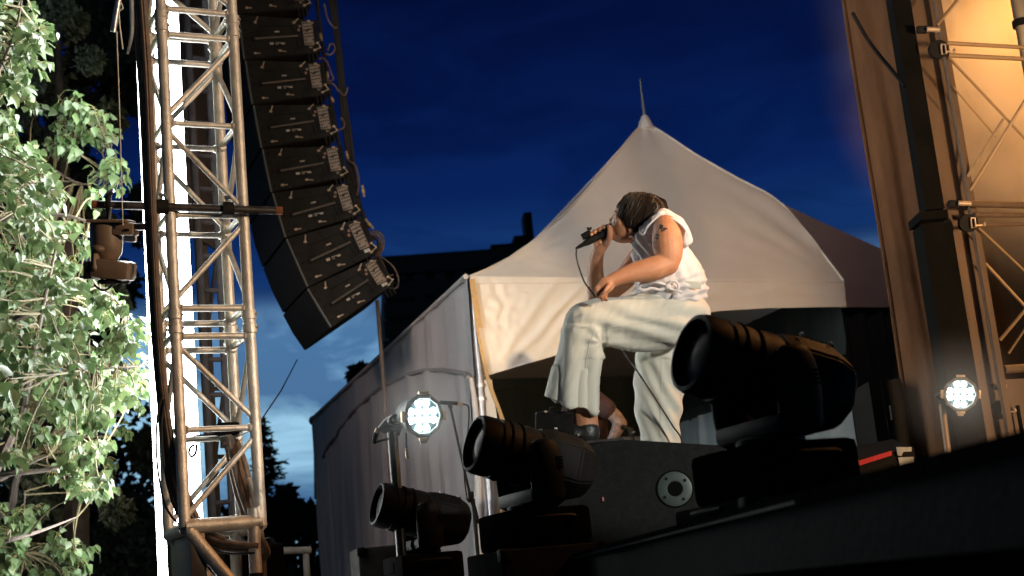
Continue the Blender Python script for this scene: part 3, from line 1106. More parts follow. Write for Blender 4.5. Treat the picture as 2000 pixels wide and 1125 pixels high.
def slab(p, q, z0, z1, n, t):
    return MB().prism([vz(p, z0), vz(q, z0), vz(q, z1), vz(p, z1)], n * t)


mid = pl0 + px_ * ((pl1 - pl0).length * 0.42)
obj('light_panel', slab(pl0, pl1, zstep, zt_, rad_, 0.34), M_LEDLIGHT, lc, smooth=False)  # unseen depth and top added to light the leaves and trees
obj('light_panel', slab(pl0, mid, zb_, zstep - 0.004, rad_, 0.34), M_LEDLIGHT, lc, smooth=False)
back = rad_ * 0.344
obj('housing', MB().prism([vz(pl0 + back, zb_), vz(pl1 + back, zb_), vz(pl1 + back, zt_), vz(pl0 + back, zt_)], rad_ * 0.08), M_BLACK, lc, smooth=False)
obj('base', MB().cbox(vz((pl0 + pl1) / 2 - pn_ * 0.05, zb_ / 2 - 0.01), (0.5, 0.4, zb_ - 0.02), 0.02), M_BLACK_MATT, lc)

# dark scaffold frame that carries it, seen between the truss chords
M_SCAF = mat('dark_scaffold', (0.025, 0.023, 0.025), 0.9, 0.0, 0.3, 15, spec=0.1)
so = P(405, 700, 8.0)
sf = thing('support_scaffold', 'dark ladder shaped scaffold seen through the truss beside the light column', 'scaffold', (so.x, so.y, 0))
posts = []
for px, d in ((400, 8.0), (409, 8.4), (440, 8.1), (452, 8.5)):
    q = P(px, 720, d)
    posts.append(Vector((q.x, q.y, 0)))
    obj('post', MB().tube([Vector((q.x, q.y, 0)), Vector((q.x, q.y, 5.6))], 0.024, 10), M_SCAF, sf)
for i in range(19):
    z = 1.65 + i * 0.2
    obj('rung', MB().tube([vz(posts[0], z), vz(posts[2], z + 0.01)], 0.014, 8), M_SCAF, sf)
    if i % 2 == 0:
        obj('rung', MB().tube([vz(posts[1], z + 0.1), vz(posts[3], z + 0.1)], 0.014, 8), M_SCAF, sf)
for i in range(5):
    z = 1.7 + i * 0.8
    obj('cross_tube', MB().tube([vz(posts[1], z), vz(posts[3], z + 0.75)], 0.012, 8), M_SCAF, sf)
zq = PV(452, (posts[2].x, posts[2].y)).z
obj('cladding', MB().prism([vz(P(370, 700, 7.85), zq) + ty * 0.1, vz(posts[3], zq) + ty * 0.1, vz(posts[3], 5.6) + ty * 0.1, vz(P(370, 700, 7.85), 5.6) + ty * 0.1], ty * 0.02), mat('dark_cladding', (0.03, 0.027, 0.028), 0.9, 0, 0.2, 10, spec=0.1), sf, smooth=False)

# ---------------------------------------------------------------- pipe clamped across the tower, lamp hanging from it
barY = P(330, 403, 6.45)


def bar_pt(x, y, d):
    return P(x, y, d)


b0, b1 = P(179, 399, 6.32), P(551, 412, 6.62)
bd = (b1 - b0).normalized()
pipe = thing('scaffold_pipe', 'black scaffold pipe with rusty ends clamped across the truss tower', 'pipe', b0)
obj('tube', MB().tube([b0 + bd * 0.03, b1 - bd * 0.03], 0.0185, 16), M_DARKPIPE, pipe)
for e0, e1 in ((b0, b0 + bd * 0.03), (b1, b1 - bd * 0.03)):
    obj('rusty_end', MB().tube([e0, e1], 0.0189, 16), M_RUST, pipe)
for px in (313, 441):
    t = (px - 179) / (551 - 179)
    c = b0.lerp(b1, t)
    cl = obj('swivel_clamp', MB().lathe([(0.021, -0.025), (0.034, -0.025), (0.034, 0.025), (0.021, 0.025)], frame(c, Vector((0, 0, 1)), bd.cross(Vector((0, 0, 1))), bd), 12), M_BLACK, pipe)
    obj('clamp_bolt', MB().tube([c + Vector((0, 0, 0.02)), c + Vector((0, -0.02, 0.06))], 0.007, 8).box(c + Vector((0.01, -0.03, 0.045)), (0.03, 0.02, 0.012)), M_STEEL, cl)

HX = 6.33


def Hg(x, y, o=0.0):
    return P(x, y, HX + o)


mh = thing('hanging_moving_light', 'brown black moving head lamp hanging upside down from the pipe end', 'stage light', Hg(213, 400))
cl = obj('hook_clamp', MB().tube([Hg(214, 436), Hg(213, 415), Hg(211, 398, -0.035), Hg(212, 383, -0.02), Hg(219, 376, 0.0)], [0.010, 0.012, 0.013, 0.013, 0.008], 8, smooth=4), M_BLACK, mh)
obj('wing_nut', MB().box(Hg(216, 375), (0.035, 0.02, 0.012), Matrix.Rotation(-0.5, 3, 'Y')), M_STEEL, cl)
obj('clamp_bolt', MB().tube([Hg(214, 430, -0.02), Hg(216, 405, -0.03)], 0.006, 8), M_STEEL, cl)
Z3 = lambda a: Matrix.Rotation(a, 3, 'Y')
RY = Matrix((RIGHT, FWD, UP)).transposed()
obj('top_plate', MB().cbox(Hg(217, 433), (0.175, 0.17, 0.014), 0.004, RY), M_FIXTURE, mh)
body = MB()
body.lathe([(0.068, 0.0), (0.072, 0.01), (0.070, 0.10), (0.066, 0.135), (0.05, 0.16)], frame(Hg(208, 436), RIGHT, FWD * -1, -UP), 20)
obj('base', body, M_FIXTURE, mh)
obj('base_side', MB().cbox(Hg(244, 448), (0.10, 0.12, 0.055), 0.01, RY), M_FIXTURE, mh)
obj('control_panel', MB().cbox(Hg(247, 449, -0.064), (0.022, 0.006, 0.010), 0.002, RY), M_BLACK, mh)
obj('power_arm', MB().cbox(Hg(270, 443), (0.075, 0.06, 0.030), 0.008, RY), M_FIXTURE, mh)
obj('connector', MB().cbox(Hg(255, 466, 0.02), (0.05, 0.04, 0.03), 0.006, RY), mat('pale_connector', (0.6, 0.6, 0.62), 0.5), mh)
yk = MB()
yk.limb([Hg(190, 485, -0.02), Hg(187, 505, -0.05), Hg(186, 525, -0.07)], [(0.022, 0.03), (0.020, 0.028), (0.018, 0.025)], 12)
yk.limb([Hg(200, 482, 0.05), Hg(196, 505, 0.08), Hg(192, 525, 0.09)], [(0.022, 0.03), (0.020, 0.028), (0.018, 0.025)], 12)
yk.ellipsoid(Hg(200, 487), (RIGHT * 0.045, FWD * 0.09, UP * 0.028))
obj('yoke', yk, M_FIXTURE, mh)
hd = obj('head', MB().cbox(Hg(222, 527), (0.172, 0.17, 0.088), 0.026, RY @ Matrix.Rotation(0.10, 3, 'Y')), M_FIXTURE, mh)
obj('rear_cap', MB().cbox(Hg(180, 528), (0.040, 0.15, 0.080), 0.012, RY), M_BLACK, mh)
obj('lens_ring', MB().lathe([(0.05, 0.0), (0.066, 0.0), (0.070, 0.012), (0.066, 0.02)], frame(Hg(222, 546), RIGHT, FWD * -1, (-UP + RIGHT * 0.1).normalized()), 24), M_BLACK, hd)
obj('lens', MB().lathe([(0.0005, 0.018), (0.03, 0.016), (0.058, 0.008)], frame(Hg(222, 546), RIGHT, FWD * -1, (-UP + RIGHT * 0.1).normalized()), 24), M_GLASS_DARK, hd)
obj('handle_loop', MB().tube([Hg(184 + 36 * i / 8, 556 + 11 * math.sin(math.pi * i / 8), -0.05) for i in range(9)], 0.005, 7), M_BLACK, mh)

# bundle of cables running down the left of the tower, sagging to the foot
paths = [
    [(268, -30), (275, 60), (283, 200), (292, 400), (302, 600), (314, 760), (335, 930), (380, 1035), (430, 1062), (500, 1070)],
    [(274, -30), (281, 60), (289, 200), (297, 400), (306, 600), (318, 760), (341, 920), (388, 1028), (436, 1057), (505, 1066)],
    [(262, -30), (268, 60), (277, 200), (286, 400), (297, 600), (309, 760), (330, 935), (372, 1042), (425, 1069), (498, 1076)],
    [(280, -30), (286, 60), (292, 150), (297, 300), (303, 470), (312, 640), (324, 780), (347, 910), (392, 1022), (440, 1052)],
]
labs = ['outer dusty cable of the bundle sagging from the tower to its foot', 'second dusty cable of the tower bundle sagging to the foot', 'leftmost dusty cable of the tower bundle beside the lamp', 'innermost dusty cable of the bundle pressed against the truss chord']
for i, pp in enumerate(paths):
    o = obj('power_cable', MB().tube([P(x, y, 6.28 - 0.02 * (i % 2)) for x, y in pp], 0.0125, 8, smooth=6), M_CABLE_BROWN, loc=P(*pp[0], 6.28), label=labs[i], cat='cable', group='cables on the truss tower')
o = obj('loose_cable', MB().tube([P(x, y, 6.25) for x, y in ((318, 770), (308, 810), (305, 870), (310, 930), (322, 985), (345, 1020), (390, 1058), (440, 1080), (498, 1080))], 0.005, 7, smooth=6), M_RUBBER, loc=P(318, 770, 6.25), label='thin loose cable bowing across the white light column', cat='cable', group='cables on the truss tower')
o = obj('loose_cable', MB().tube([P(x, y, 6.25) for x, y in ((322, 780), (316, 830), (320, 900), (330, 960), (346, 1005))], 0.005, 7, smooth=6), M_RUBBER, loc=P(322, 780, 6.25), label='short loose cable hugging the truss edge over the light', cat='cable', group='cables on the truss tower')
for i, pp in enumerate(([(446, 850), (456, 900), (470, 960), (492, 1020), (508, 1062), (512, 1130)], [(452, 852), (466, 905), (484, 965), (500, 1020), (512, 1068), (505, 1130)], [(460, 858), (478, 905), (492, 965), (503, 1010), (511, 1055), (516, 1130)], [(440, 850), (450, 905), (465, 970), (486, 1030), (500, 1075), (498, 1130)])):
    obj('power_cable', MB().tube([P(x, y, 6.45 + 0.03 * i) for x, y in pp], 0.0145, 8, smooth=6), M_CABLE_BROWN, loc=P(*pp[0], 6.45), cat='cable', group='cables on the truss tower',
        label=['front dark cable hanging from the truss brace on the sky side', 'second dark cable hanging from the truss brace on the sky side', 'outermost dark cable hanging down beside the spruce', 'inner dark cable hanging down from the brace to the knot'][i])
kn = MB()
for k in range(3):
    kn.tube([P(508 + 15 * math.cos(a) * (0.8 + 0.1 * k), 1072 + 16 * math.sin(a) + 3 * k, 6.4 + 0.02 * math.sin(2 * a)) for a in [2 * math.pi * i / 14 for i in range(15)]], 0.013, 7)
obj('cable_knot', kn, M_CABLE_BROWN, loc=P(508, 1072, 6.4), label='knotted loops of cable at the lower right of the truss foot', cat='cable knot', group='cables on the truss tower')
wr = thing('strap_wrap', 'black sling wrapped round the right truss brace near the foot', 'sling', P(445, 840, 6.6))
obj('sling', MB().cbox(P(444, 838, 6.62), (0.10, 0.09, 0.055), 0.014, Matrix.Rotation(yaw, 3, 'Z')).cbox(P(402, 856, 6.70), (0.12, 0.05, 0.035), 0.012, Matrix.Rotation(yaw, 3, 'Z')), M_BLACK_MATT, wr)
obj('tag', MB().cbox(P(437, 864, 6.50), (0.032, 0.012, 0.055), 0.005, RY), mat('grey_green_tag', (0.13, 0.17, 0.16), 0.6), wr)
obj('sticker', MB().cbox(P(439, 866, 6.488), (0.014, 0.004, 0.014), 0.001, RY), mat('pink_sticker', (0.6, 0.25, 0.22), 0.6), wr)
obj('carabiner_hook', MB().tube([P(x, y, 6.42) for x, y in ((384, 868), (382, 885), (374, 892), (369, 884), (372, 874), (379, 869))], 0.006, 8, smooth=4), M_BLACK, wr)

# loose pole ends and string hanging in at the top left
ph = thing('metal_pole', 'shiny metal pole end hanging in at the top with string tied round it', 'pole', P(229, 0, 6.0))
obj('tube', MB().tube([P(238, -40, 6.0), P(221, 62, 6.0)], 0.0125, 12), M_STEEL, ph)
obj('string', MB().tube([P(x, y, 5.97) for x, y in ((236, 5), (240, 16), (233, 22), (233, 40), (238, 80), (240, 96))], 0.003, 6, smooth=5), M_PAPER, ph)
obj('strap_end', MB().tube([P(256, -30, 6.1), P(258, 40, 6.1), P(256, 75, 6.1), P(249, 105, 6.1)], [0.009, 0.009, 0.008, 0.006], 8, smooth=4), M_STEEL, loc=P(256, -30, 6.1), label='curved bright strap end dangling beside the cable bundle', cat='strap')
obj('hanging_wire', MB().tube([P(228, 62, 6.02), P(233, 200, 6.1), P(240, 440, 6.25)], 0.0028, 6), M_PAPER, loc=P(228, 62, 6.02), label='thin straight wire running down to the hanging lamp', cat='wire')

# ================================================================ LINE ARRAY
AZ0 = P(655, 636, 11)
AZ1 = PZ(603, 682, AZ0.z)
AW = Vector(((AZ1 - AZ0).x, (AZ1 - AZ0).y, 0))
WID = AW.length
AW.normalize()
AE = Vector((-AW.y, AW.x, 0))
if AE.dot(RIGHT) < 0:
    AE = -AE


def S2(x, y):
    return PL(x, y, AZ0, AW)


quads = [((452, -62), (468, 28), (596, -52), (613, 20)), ((468, 28), (481, 117), (618, 41), (629, 102)), ((481, 117), (497, 205), (633, 122), (643, 185)),
         ((497, 205), (514.5, 290), (649, 203), (660, 266)), ((514.5, 290), (534, 376), (668, 285), (680, 345)), ((534, 376), (561, 465), (686, 360), (705, 417)),
         ((561, 465), (602, 562), (709, 432), (735, 488)), ((602, 562), (655, 636), (740, 496), (774, 556))]
hs, ws, rs_ = [], [], []
for q in quads:
    FT, FB, RT, RB = [S2(*v) for v in q]
    hs.append((FB - FT).length); ws.append(((RT + RB) / 2 - (FT + FB) / 2).length); rs_.append((RB - RT).length)
CH, CW, CR = sum(hs) / 8, sum(ws) / 8, sum(rs_) / 8
ordn = ['topmost cabinet in view of the hanging line array, cut by the frame edge', 'second cabinet from the top of the hanging line array', 'third cabinet from the top of the line array', 'fourth cabinet from the top, at the middle of the line array',
        'fourth cabinet from the bottom of the line array', 'third cabinet from the bottom, level with the pipe end', 'second lowest cabinet of the line array with the coiled cable behind it', 'lowest cabinet of the line array, tilted most, over the sky gap']


def make_cab():
    """local: x front->rear, y down, z away along the width; origin at the front top edge of the near side"""
    t = thing('line_array_cabinet', ordn[0], 'loudspeaker', group='hanging line array cabinets')
    hf, hr, w, W = CH * 0.985, CR, CW, WID
    d = (hf - hr) / 2
    prof = [(0, 0), (w, d), (w, d + hr), (0, hf)]
    m = MB()
    bv = 0.008
    m.prism([Vector((x, y, 0.012)) for x, y in prof], Vector((0, 0, W - 0.024)))
    obj('body', m, M_CABINET, t, smooth=False)
    # near and far side panels with a rounded lip, and a recessed handle tray
    tray = (0.20 * w, 0.26 * hf, 0.72 * w, 0.80 * hf)
    for z0, z1, nm in ((0.0, 0.0115, 'side_panel'), (W - 0.0115, W, 'side_panel')):
        x0, y0, x1, y1 = tray
        m = MB()
        def pt(x, y, z=z0):
            return Vector((x, y, z))
        o_ = [(0.004, 0.004), (w - 0.004, d + 0.003), (w - 0.004, d + hr - 0.003), (0.004, hf - 0.004)]
        i_ = [(x0, y0), (x1 - 0.03, y0), (x1, y1), (x0, y1)]
        vs = [pt(*q) for q in o_] + [pt(*q) for q in i_] + [pt(*q, z1) for q in o_] + [pt(*q, z1) for q in i_]
        fs = []
        for k in range(4):
            n_ = (k + 1) % 4
            fs += [(k, n_, 4 + n_, 4 + k), (8 + k, 12 + k, 12 + n_, 8 + n_), (k, 8 + k, 8 + n_, n_), (4 + k, 4 + n_, 12 + n_, 12 + k)]
        m.add(vs, fs)
        obj(nm, m, M_CABINET, t, smooth=False)
    m = MB()
    x0, y0, x1, y1 = tray
    m.tube([Vector((x0 - 0.03, (y0 + y1) / 2 + 0.01, -0.012)), Vector((x1 + 0.0, (y0 + y1) / 2 - 0.012, -0.012))], 0.008, 10)
    hb = obj('handle_bar', m, mat_handle, t)
    obj('handle_mount', MB().cbox(Vector((x0 - 0.035, (y0 + y1) / 2 + 0.01, -0.004)), (0.03, 0.04, 0.026), 0.006), M_BLACK, hb)
    obj('handle_mount', MB().cbox(Vector((x1 + 0.01, (y0 + y1) / 2 - 0.012, -0.004)), (0.024, 0.03, 0.026), 0.006), M_BLACK, hb)
    # label strip below the handle, small badge above
    ls = obj('label_strip', MB().box(Vector(((x0 + x1) / 2 - 0.01, y1 - 0.055, 0.009)), (0.125, 0.022, 0.006)), M_BLACK_MATT, t, smooth=False)
    obj('print_mark', MB().box(Vector(((x0 + x1) / 2 - 0.055, y1 - 0.055, 0.0055)), (0.030, 0.018, 0.002)).box(Vector(((x0 + x1) / 2 + 0.0, y1 - 0.061, 0.0055)), (0.05, 0.005, 0.002)).box(Vector(((x0 + x1) / 2 + 0.036, y1 - 0.055, 0.0055)), (0.028, 0.014, 0.002)).box(Vector(((x0 + x1) / 2 - 0.012, y1 - 0.048, 0.0055)), (0.022, 0.004, 0.002)), M_LABELGREY, ls, smooth=False)
    obj('badge', MB().box(Vector(((x0 + x1) / 2 + 0.0, y0 + 0.045, 0.0095)), (0.038, 0.010, 0.005)), M_LABELGREY, t, smooth=False)
    # rigging plate with a grid of pin holes at the rear
    rx = w - 0.085
    rp = obj('rigging_plate', MB().box(Vector((rx, d + hr * 0.42, -0.0065)), (0.080, hr * 0.72, 0.005)), M_PLATE, t, smooth=False)
    hl = MB()
    for r_ in range(7):
        for c_ in range(4):
            if r_ >= 5 and c_ in (1, 2) and r_ != 6 or (r_ == 2 and c_ == 1):
                continue
            hl.lathe([(0.0065, 0.0), (0.0065, 0.0015)], Matrix.Translation(Vector((rx - 0.029 + c_ * 0.019 + (r_ % 2) * 0.003, d + hr * 0.11 + r_ * hr * 0.105 - c_ * 0.002, -0.0105))), 8)
    obj('pin_hole', hl, M_BLACK_MATT, rp, kind='stuff', smooth=False)
    obj('plate_mark', MB().box(Vector((rx + 0.01, d + hr * 0.30, -0.0098)), (0.04, 0.010, 0.001)).box(Vector((rx - 0.01, d + hr * 0.34, -0.0098)), (0.022, 0.016, 0.001)), M_BLACK, rp, smooth=False)
    obj('rear_frame', MB().box(Vector((w - 0.014, d + hr * 0.5, -0.007)), (0.026, hr * 0.98, 0.014)).box(Vector((rx - 0.062, d + hr * 0.5, -0.004)), (0.018, hr * 0.75, 0.012)), M_BLACK, t, smooth=False)
    # sticker with the coverage angle
    obj('angle_sticker', MB().box(Vector((rx + 0.010, d + hr * 0.86, -0.0065)), (0.046, 0.022, 0.004)), M_BLACK, t, smooth=False)
    # quick-release pins: small bright levers
    for (x, y, a, s_) in ((0.115, 0.07, -1.1, 0.05), (0.64 * w + 0.03, 0.075, -0.7, 0.055), (0.46 * w, hf - 0.065, 0.25, 0.05), (w - 0.05, d + hr - 0.016, -0.35, 0.06), (w - 0.020, d + hr * 0.72, 1.1, 0.05), (0.085, hf - 0.045, 0.1, 0.04), (w - 0.07, d + 0.012, 0.5, 0.04)):
        c = Vector((x, y, -0.010))
        l = obj('pin_lever', MB().tube([c, c + Vector((math.cos(a) * s_, math.sin(a) * s_, -0.006))], 0.0042, 6).cbox(c, (0.022, 0.016, 0.014), 0.004), M_LATCH, t)
    sc = MB()
    for (x, y) in ((0.03, 0.05), (0.03, 0.13), (0.03, 0.2), (0.03, hf - 0.05), (0.4 * w, 0.04), (0.18, hf - 0.03), (0.66 * w, hf - 0.045), (0.76 * w, 0.08), (0.76 * w, 0.62 * hf)):
        sc.lathe([(0.0075, 0.0), (0.0055, -0.003), (0.0005, -0.003)], Matrix.Translation(Vector((x, y, -0.0005))), 8)
    obj('screw', sc, M_BLACK_MATT, t, kind='stuff')
    for (x, y) in ((rx - 0.062, d + 0.055), (rx - 0.075, d + 0.085), (rx + 0.030, d + hr * 0.74)):
        obj('pin_ring', MB().lathe([(0.005, 0.0), (0.0105, 0.0), (0.0105, -0.003), (0.005, -0.003), (0.005, 0.0)], Matrix.Translation(Vector((x, y, -0.009))), 10, cap=False), M_RING, t)
    # front grille in two leaves with a lighter frame line
    gm = MB()
    gm.rings([[Vector((-0.012 + 0.0 * k, 0.006, z)), Vector((-0.022, hf * 0.5, z)), Vector((-0.012, hf - 0.006, z)), Vector((0.0, hf - 0.006, z)), Vector((0.0, 0.006, z))] for k, z in enumerate((0.012, W * 0.5, W - 0.012))])
    obj('front_grille', gm, M_GRILLE, t, smooth=False)
    obj('grille_edge', MB().box(Vector((-0.006, hf / 2, 0.004)), (0.012, hf - 0.008, 0.007)), M_EDGE, t, smooth=False)
    # rear link bars bridging to the next cabinet
    lb = MB()
    for k in range(3):
        lb.box(Vector((w - 0.098 + k * 0.034, d + hr + 0.030, 0.008)), (0.012, 0.085, 0.010))
    obj('link_bar', lb, M_BLACK, t, smooth=False)
    return t


mat_handle = mat('worn_handle_bar', (0.10, 0.088, 0.078), 0.45, 0.3, 0.2, 30)
M_LABELGREY = mat('grey_label_print', (0.40, 0.36, 0.31), 0.6, 0, 0.2, 60)
M_RING = mat('dull_red_ring', (0.40, 0.24, 0.19), 0.5, 0.2)
M_EDGE = mat('worn_cabinet_edge', (0.09, 0.10, 0.10), 0.5, 0.1)
cab0 = make_cab()
cabs = []
for i, q in enumerate(quads):
    FT, FB, RT, RB = [S2(*v) for v in q]
    yv = (FB - FT)
    sc_ = yv.length / CH
    mid_r = (RT + RB) / 2 - (FT + FB) / 2
    xv = mid_r.normalized()
    yv = yv.normalized()
    yv = (yv - xv * yv.dot(xv)).normalized()
    c = cab0 if i == 0 else copy_tree(cab0)
    mtx = frame(FT, xv * (mid_r.length / CW), yv * sc_, AW)
    c.matrix_world = mtx
    c['label'] = ordn[i]
    cabs.append(c)
for i, c in enumerate(cabs):                       # coverage angle printed on each sticker
    cu = bpy.data.curves.new('angle_text', 'FONT')
    cu.body = '110°' if i >= 6 else '90°'
    cu.size = 0.024
    cu.align_x = 'CENTER'
    cu.align_y = 'CENTER'
    cu.extrude = 0.0006
    tmp = bpy.data.objects.new('angle_text', cu)
    COL.objects.link(tmp)
    me = bpy.data.meshes.new_from_object(tmp)
    bpy.data.objects.remove(tmp)
    me.materials.clear()
    me.materials.append(M_LATCH if i < 6 else M_BLACK)
    to = bpy.data.objects.new('angle_text', me)
    COL.objects.link(to)
    stk = [ch for ch in c.children if ch.name.startswith('angle_sticker')][0]
    to.parent = stk
    w, hf, hr = CW, CH * 0.985, CR
    d = (hf - hr) / 2
    to.matrix_local = Matrix.Translation(Vector((w - 0.075, d + hr * 0.86, -0.0098))) @ Matrix.Rotation(math.pi, 4, 'X')
    if i >= 6:
        stk.data = stk.data.copy()
        stk.data.materials[0] = M_PAPER

# cables along the back of the array
trunk_paths = [
    ([(632, -30), (640, 40), (650, 110), (663, 190), (676, 260), (690, 320), (703, 375), (722, 425)], 0.016, 'thick black cable down the back of the line array next to the cabinets'),
    ([(660, -30), (672, 40), (682, 150), (692, 240), (700, 310), (712, 370), (724, 400), (735, 430)], 0.018, 'outer thick trunk cable on the sky side of the line array'),
    ([(668, -30), (676, 45), (688, 160), (699, 240), (708, 320), (718, 380), (727, 420)], 0.014, 'outermost trunk cable hanging against the blue sky'),
    ([(655, -30), (669, 50), (677, 150), (688, 250), (698, 330), (708, 385), (720, 420)], 0.012, 'inner trunk cable of the outer pair behind the array'),
]
for pp, r_, lab in trunk_paths:
    obj('array_cable', MB().tube([S2(x, y) + AW * 0.25 for x, y in pp], r_, 8, smooth=6), M_RUBBER, loc=S2(*pp[0]) + AW * 0.25, label=lab, cat='cable', group='cables behind the line array')
lk = ['first small jumper loop from the top of the array cable', 'jumper loop beside the second cabinet of the line array', 'jumper loop hanging by the third cabinet of the line array', 'jumper cable crossing to the trunk at the fourth cabinet', 'jumper cable looping near the middle of the array', 'jumper cable over the second lowest cabinet']
jl = [[(643, -10), (650, 20), (662, 36), (668, 36)], [(650, 82), (655, 70), (662, 70), (664, 80), (656, 90), (646, 88)], [(633, 100), (640, 97), (650, 108), (658, 130), (661, 138), (654, 142), (642, 138)],
      [(640, 145), (660, 148), (672, 162), (684, 170), (690, 155)], [(668, 240), (680, 236), (683, 225), (676, 215)], [(690, 300), (705, 310), (712, 340), (708, 370)]]
for pp, lab in zip(jl, lk):
    obj('jumper_cable', MB().tube([S2(x, y) + AW * 0.18 for x, y in pp], 0.0075, 7, smooth=6), M_CABLE_BROWN, loc=S2(*pp[0]) + AW * 0.18, label=lab, cat='cable', group='cables behind the line array')
cn = ['yellow banded plug beside the second cabinet', 'yellow banded plug hanging at the third cabinet', 'pale plug on the trunk cable at the fourth cabinet', 'yellow banded plug beside the fourth cabinet', 'long pale plug above the coiled cable', 'pale plug at the second lowest cabinet top']
for (x0, y0, x1, y1), lab in zip(((633, 52, 636, 66), (647, 128, 648, 142), (655, 178, 659, 188), (684, 285, 688, 300), (722, 418, 738, 438), (716, 352, 720, 375)), cn):
    a, b = S2(x0, y0) + AW * 0.14, S2(x1, y1) + AW * 0.14
    t = thing('cable_plug', lab, 'plug', a, 'plugs on the array cables')
    obj('shell', MB().tube([a, b], [0.011, 0.0095], 8), M_LATCH, t)
    obj('band', MB().tube([a.lerp(b, 0.4), a.lerp(b, 0.65)], 0.0122, 8), M_YELLOW, t)
cc = MB()
for k in range(6):
    cx, cy = 738 + 2.4 * math.sin(k * 2.1), 466 + 3 * math.cos(k * 1.7)
    rr = 17 + 4 * math.sin(k * 1.3)
    cc.tube([S2(cx + rr * math.cos(a), cy + (rr + 4) * math.sin(a)) + AW * (0.15 + 0.02 * k + 0.02 * math.sin(a * 2)) for a in [2 * math.pi * i / 20 for i in range(21)]], 0.0085, 7)
obj('cable_coil', cc, M_CABLE_BROWN, loc=S2(738, 466) + AW * 0.2, label='coil of brown cable hanging behind the second lowest cabinet', cat='cable coil')
obj('tail_cable', MB().tube([S2(x, y) + AW * 0.15 for x, y in ((742, 482), (762, 498), (778, 512), (788, 534), (786, 552), (774, 555), (766, 548))], 0.0065, 7, smooth=6), M_CABLE_BROWN, loc=S2(742, 482) + AW * 0.15, label='looping tail cable at the rear of the lowest cabinet', cat='cable', group='cables behind the line array')
obj('tail_cable', MB().tube([S2(x, y) + AW * 0.15 for x, y in ((745, 485), (758, 505), (763, 520), (760, 535), (768, 532), (778, 527))], 0.006, 7, smooth=6), M_CABLE_BROWN, loc=S2(745, 485) + AW * 0.15, label='short tail cable plugged into the lowest cabinet', cat='cable', group='cables behind the line array')
# long drop pole from the array and guy line to the tower
dl = S2(756, 570) + AW * 0.3
obj('drop_cable', MB().tube([dl, Vector((dl.x, dl.y, 0.02))], 0.016, 8), mat('drop_cable_skin', (0.10, 0.075, 0.065), 0.6), loc=dl, label='straight dark cable dropping from the lowest cabinet to the lamp stand', cat='cable', group='cables behind the line array')
obj('guy_line', MB().tube([S2(606, 680) + AW * WID * 0.5, P(549, 763, 9.2), P(490, 850, 7.2)], 0.0045, 6), M_BLACK, loc=S2(606, 680) + AW * WID * 0.5, label='thin black guy line from the array bottom to the truss', cat='line')
# ================================================================ NEAR POPLAR, its leaves lit by the light column
M_LEAF = bpy.data.materials.new('poplar_leaf')
M_LEAF.use_nodes = True
nt = M_LEAF.node_tree
b = nt.nodes['Principled BSDF']
b.inputs['Roughness'].default_value = 0.36
ge = nt.nodes.new('ShaderNodeNewGeometry')
oi = nt.nodes.new('ShaderNodeObjectInfo')
ad = nt.nodes.new('ShaderNodeMath')
ad.operation = 'ADD'
nt.links.new(ge.outputs['Random Per Island'], ad.inputs[0])
nt.links.new(oi.outputs['Random'], ad.inputs[1])
fr = nt.nodes.new('ShaderNodeMath')
fr.operation = 'FRACT'
nt.links.new(ad.outputs[0], fr.inputs[0])
rp = nt.nodes.new('ShaderNodeValToRGB')
rp.color_ramp.elements[0].color = (0.085, 0.15, 0.055, 1)
rp.color_ramp.elements[1].color = (0.19, 0.245, 0.10, 1)
e = rp.color_ramp.elements.new(0.93)
e.color = (0.145, 0.205, 0.085, 1)
nt.links.new(fr.outputs[0], rp.inputs[0])
mx = nt.nodes.new('ShaderNodeMix')           # the underside of a poplar leaf is paler than its face
mx.data_type = 'RGBA'
mx.inputs[7].default_value = (0.28, 0.34, 0.21, 1)
nt.links.new(ge.outputs['Backfacing'], mx.inputs[0])
nt.links.new(rp.outputs['Color'], mx.inputs[6])
nt.links.new(mx.outputs[2], b.inputs['Base Color'])
tr = nt.nodes.new('ShaderNodeBsdfTranslucent')
nt.links.new(rp.outputs['Color'], tr.inputs['Color'])
ms = nt.nodes.new('ShaderNodeMixShader')
ms.inputs[0].default_value = 0.28
nt.links.new(b.outputs[0], ms.inputs[1])
nt.links.new(tr.outputs[0], ms.inputs[2])
nt.links.new(ms.outputs[0], nt.nodes['Material Output'].inputs['Surface'])
M_TWIG = mat('poplar_twig', (0.15, 0.12, 0.06), 0.7, 0, 0.25, 20)
M_LIMB = mat('poplar_limb', (0.13, 0.10, 0.085), 0.85, 0, 0.25, 10, 0.5, 50)

LEAF_OUT = [(0, 0.0), (0.30, 0.02), (0.50, 0.22), (0.44, 0.45), (0.24, 0.74), (0.0, 1.12)]


def leaf_shape(bend, fold, droop):
    """heart shaped poplar leaf, stalk at the origin, tip along +y, face towards +z"""
    vs, fs = [], []
    rows = [0.0, 0.22, 0.45, 0.74, 1.12]
    half = [0.10, 0.50, 0.44, 0.24, 0.0]
    for y, h in zip(rows, half):
        z = -droop * y * y
        vs += [(-h, y - (0.06 if y == 0 else 0), z + fold * h + bend * math.sin(y * 4)), (0, y + (0.0 if y else 0.03), z), (h, y - (0.06 if y == 0 else 0), z + fold * h - bend * math.sin(y * 4))]
    for j in range(4):
        for i in range(2):
            a = j * 3 + i
            fs.append((a, a + 1, a + 4, a + 3))
    return vs, fs


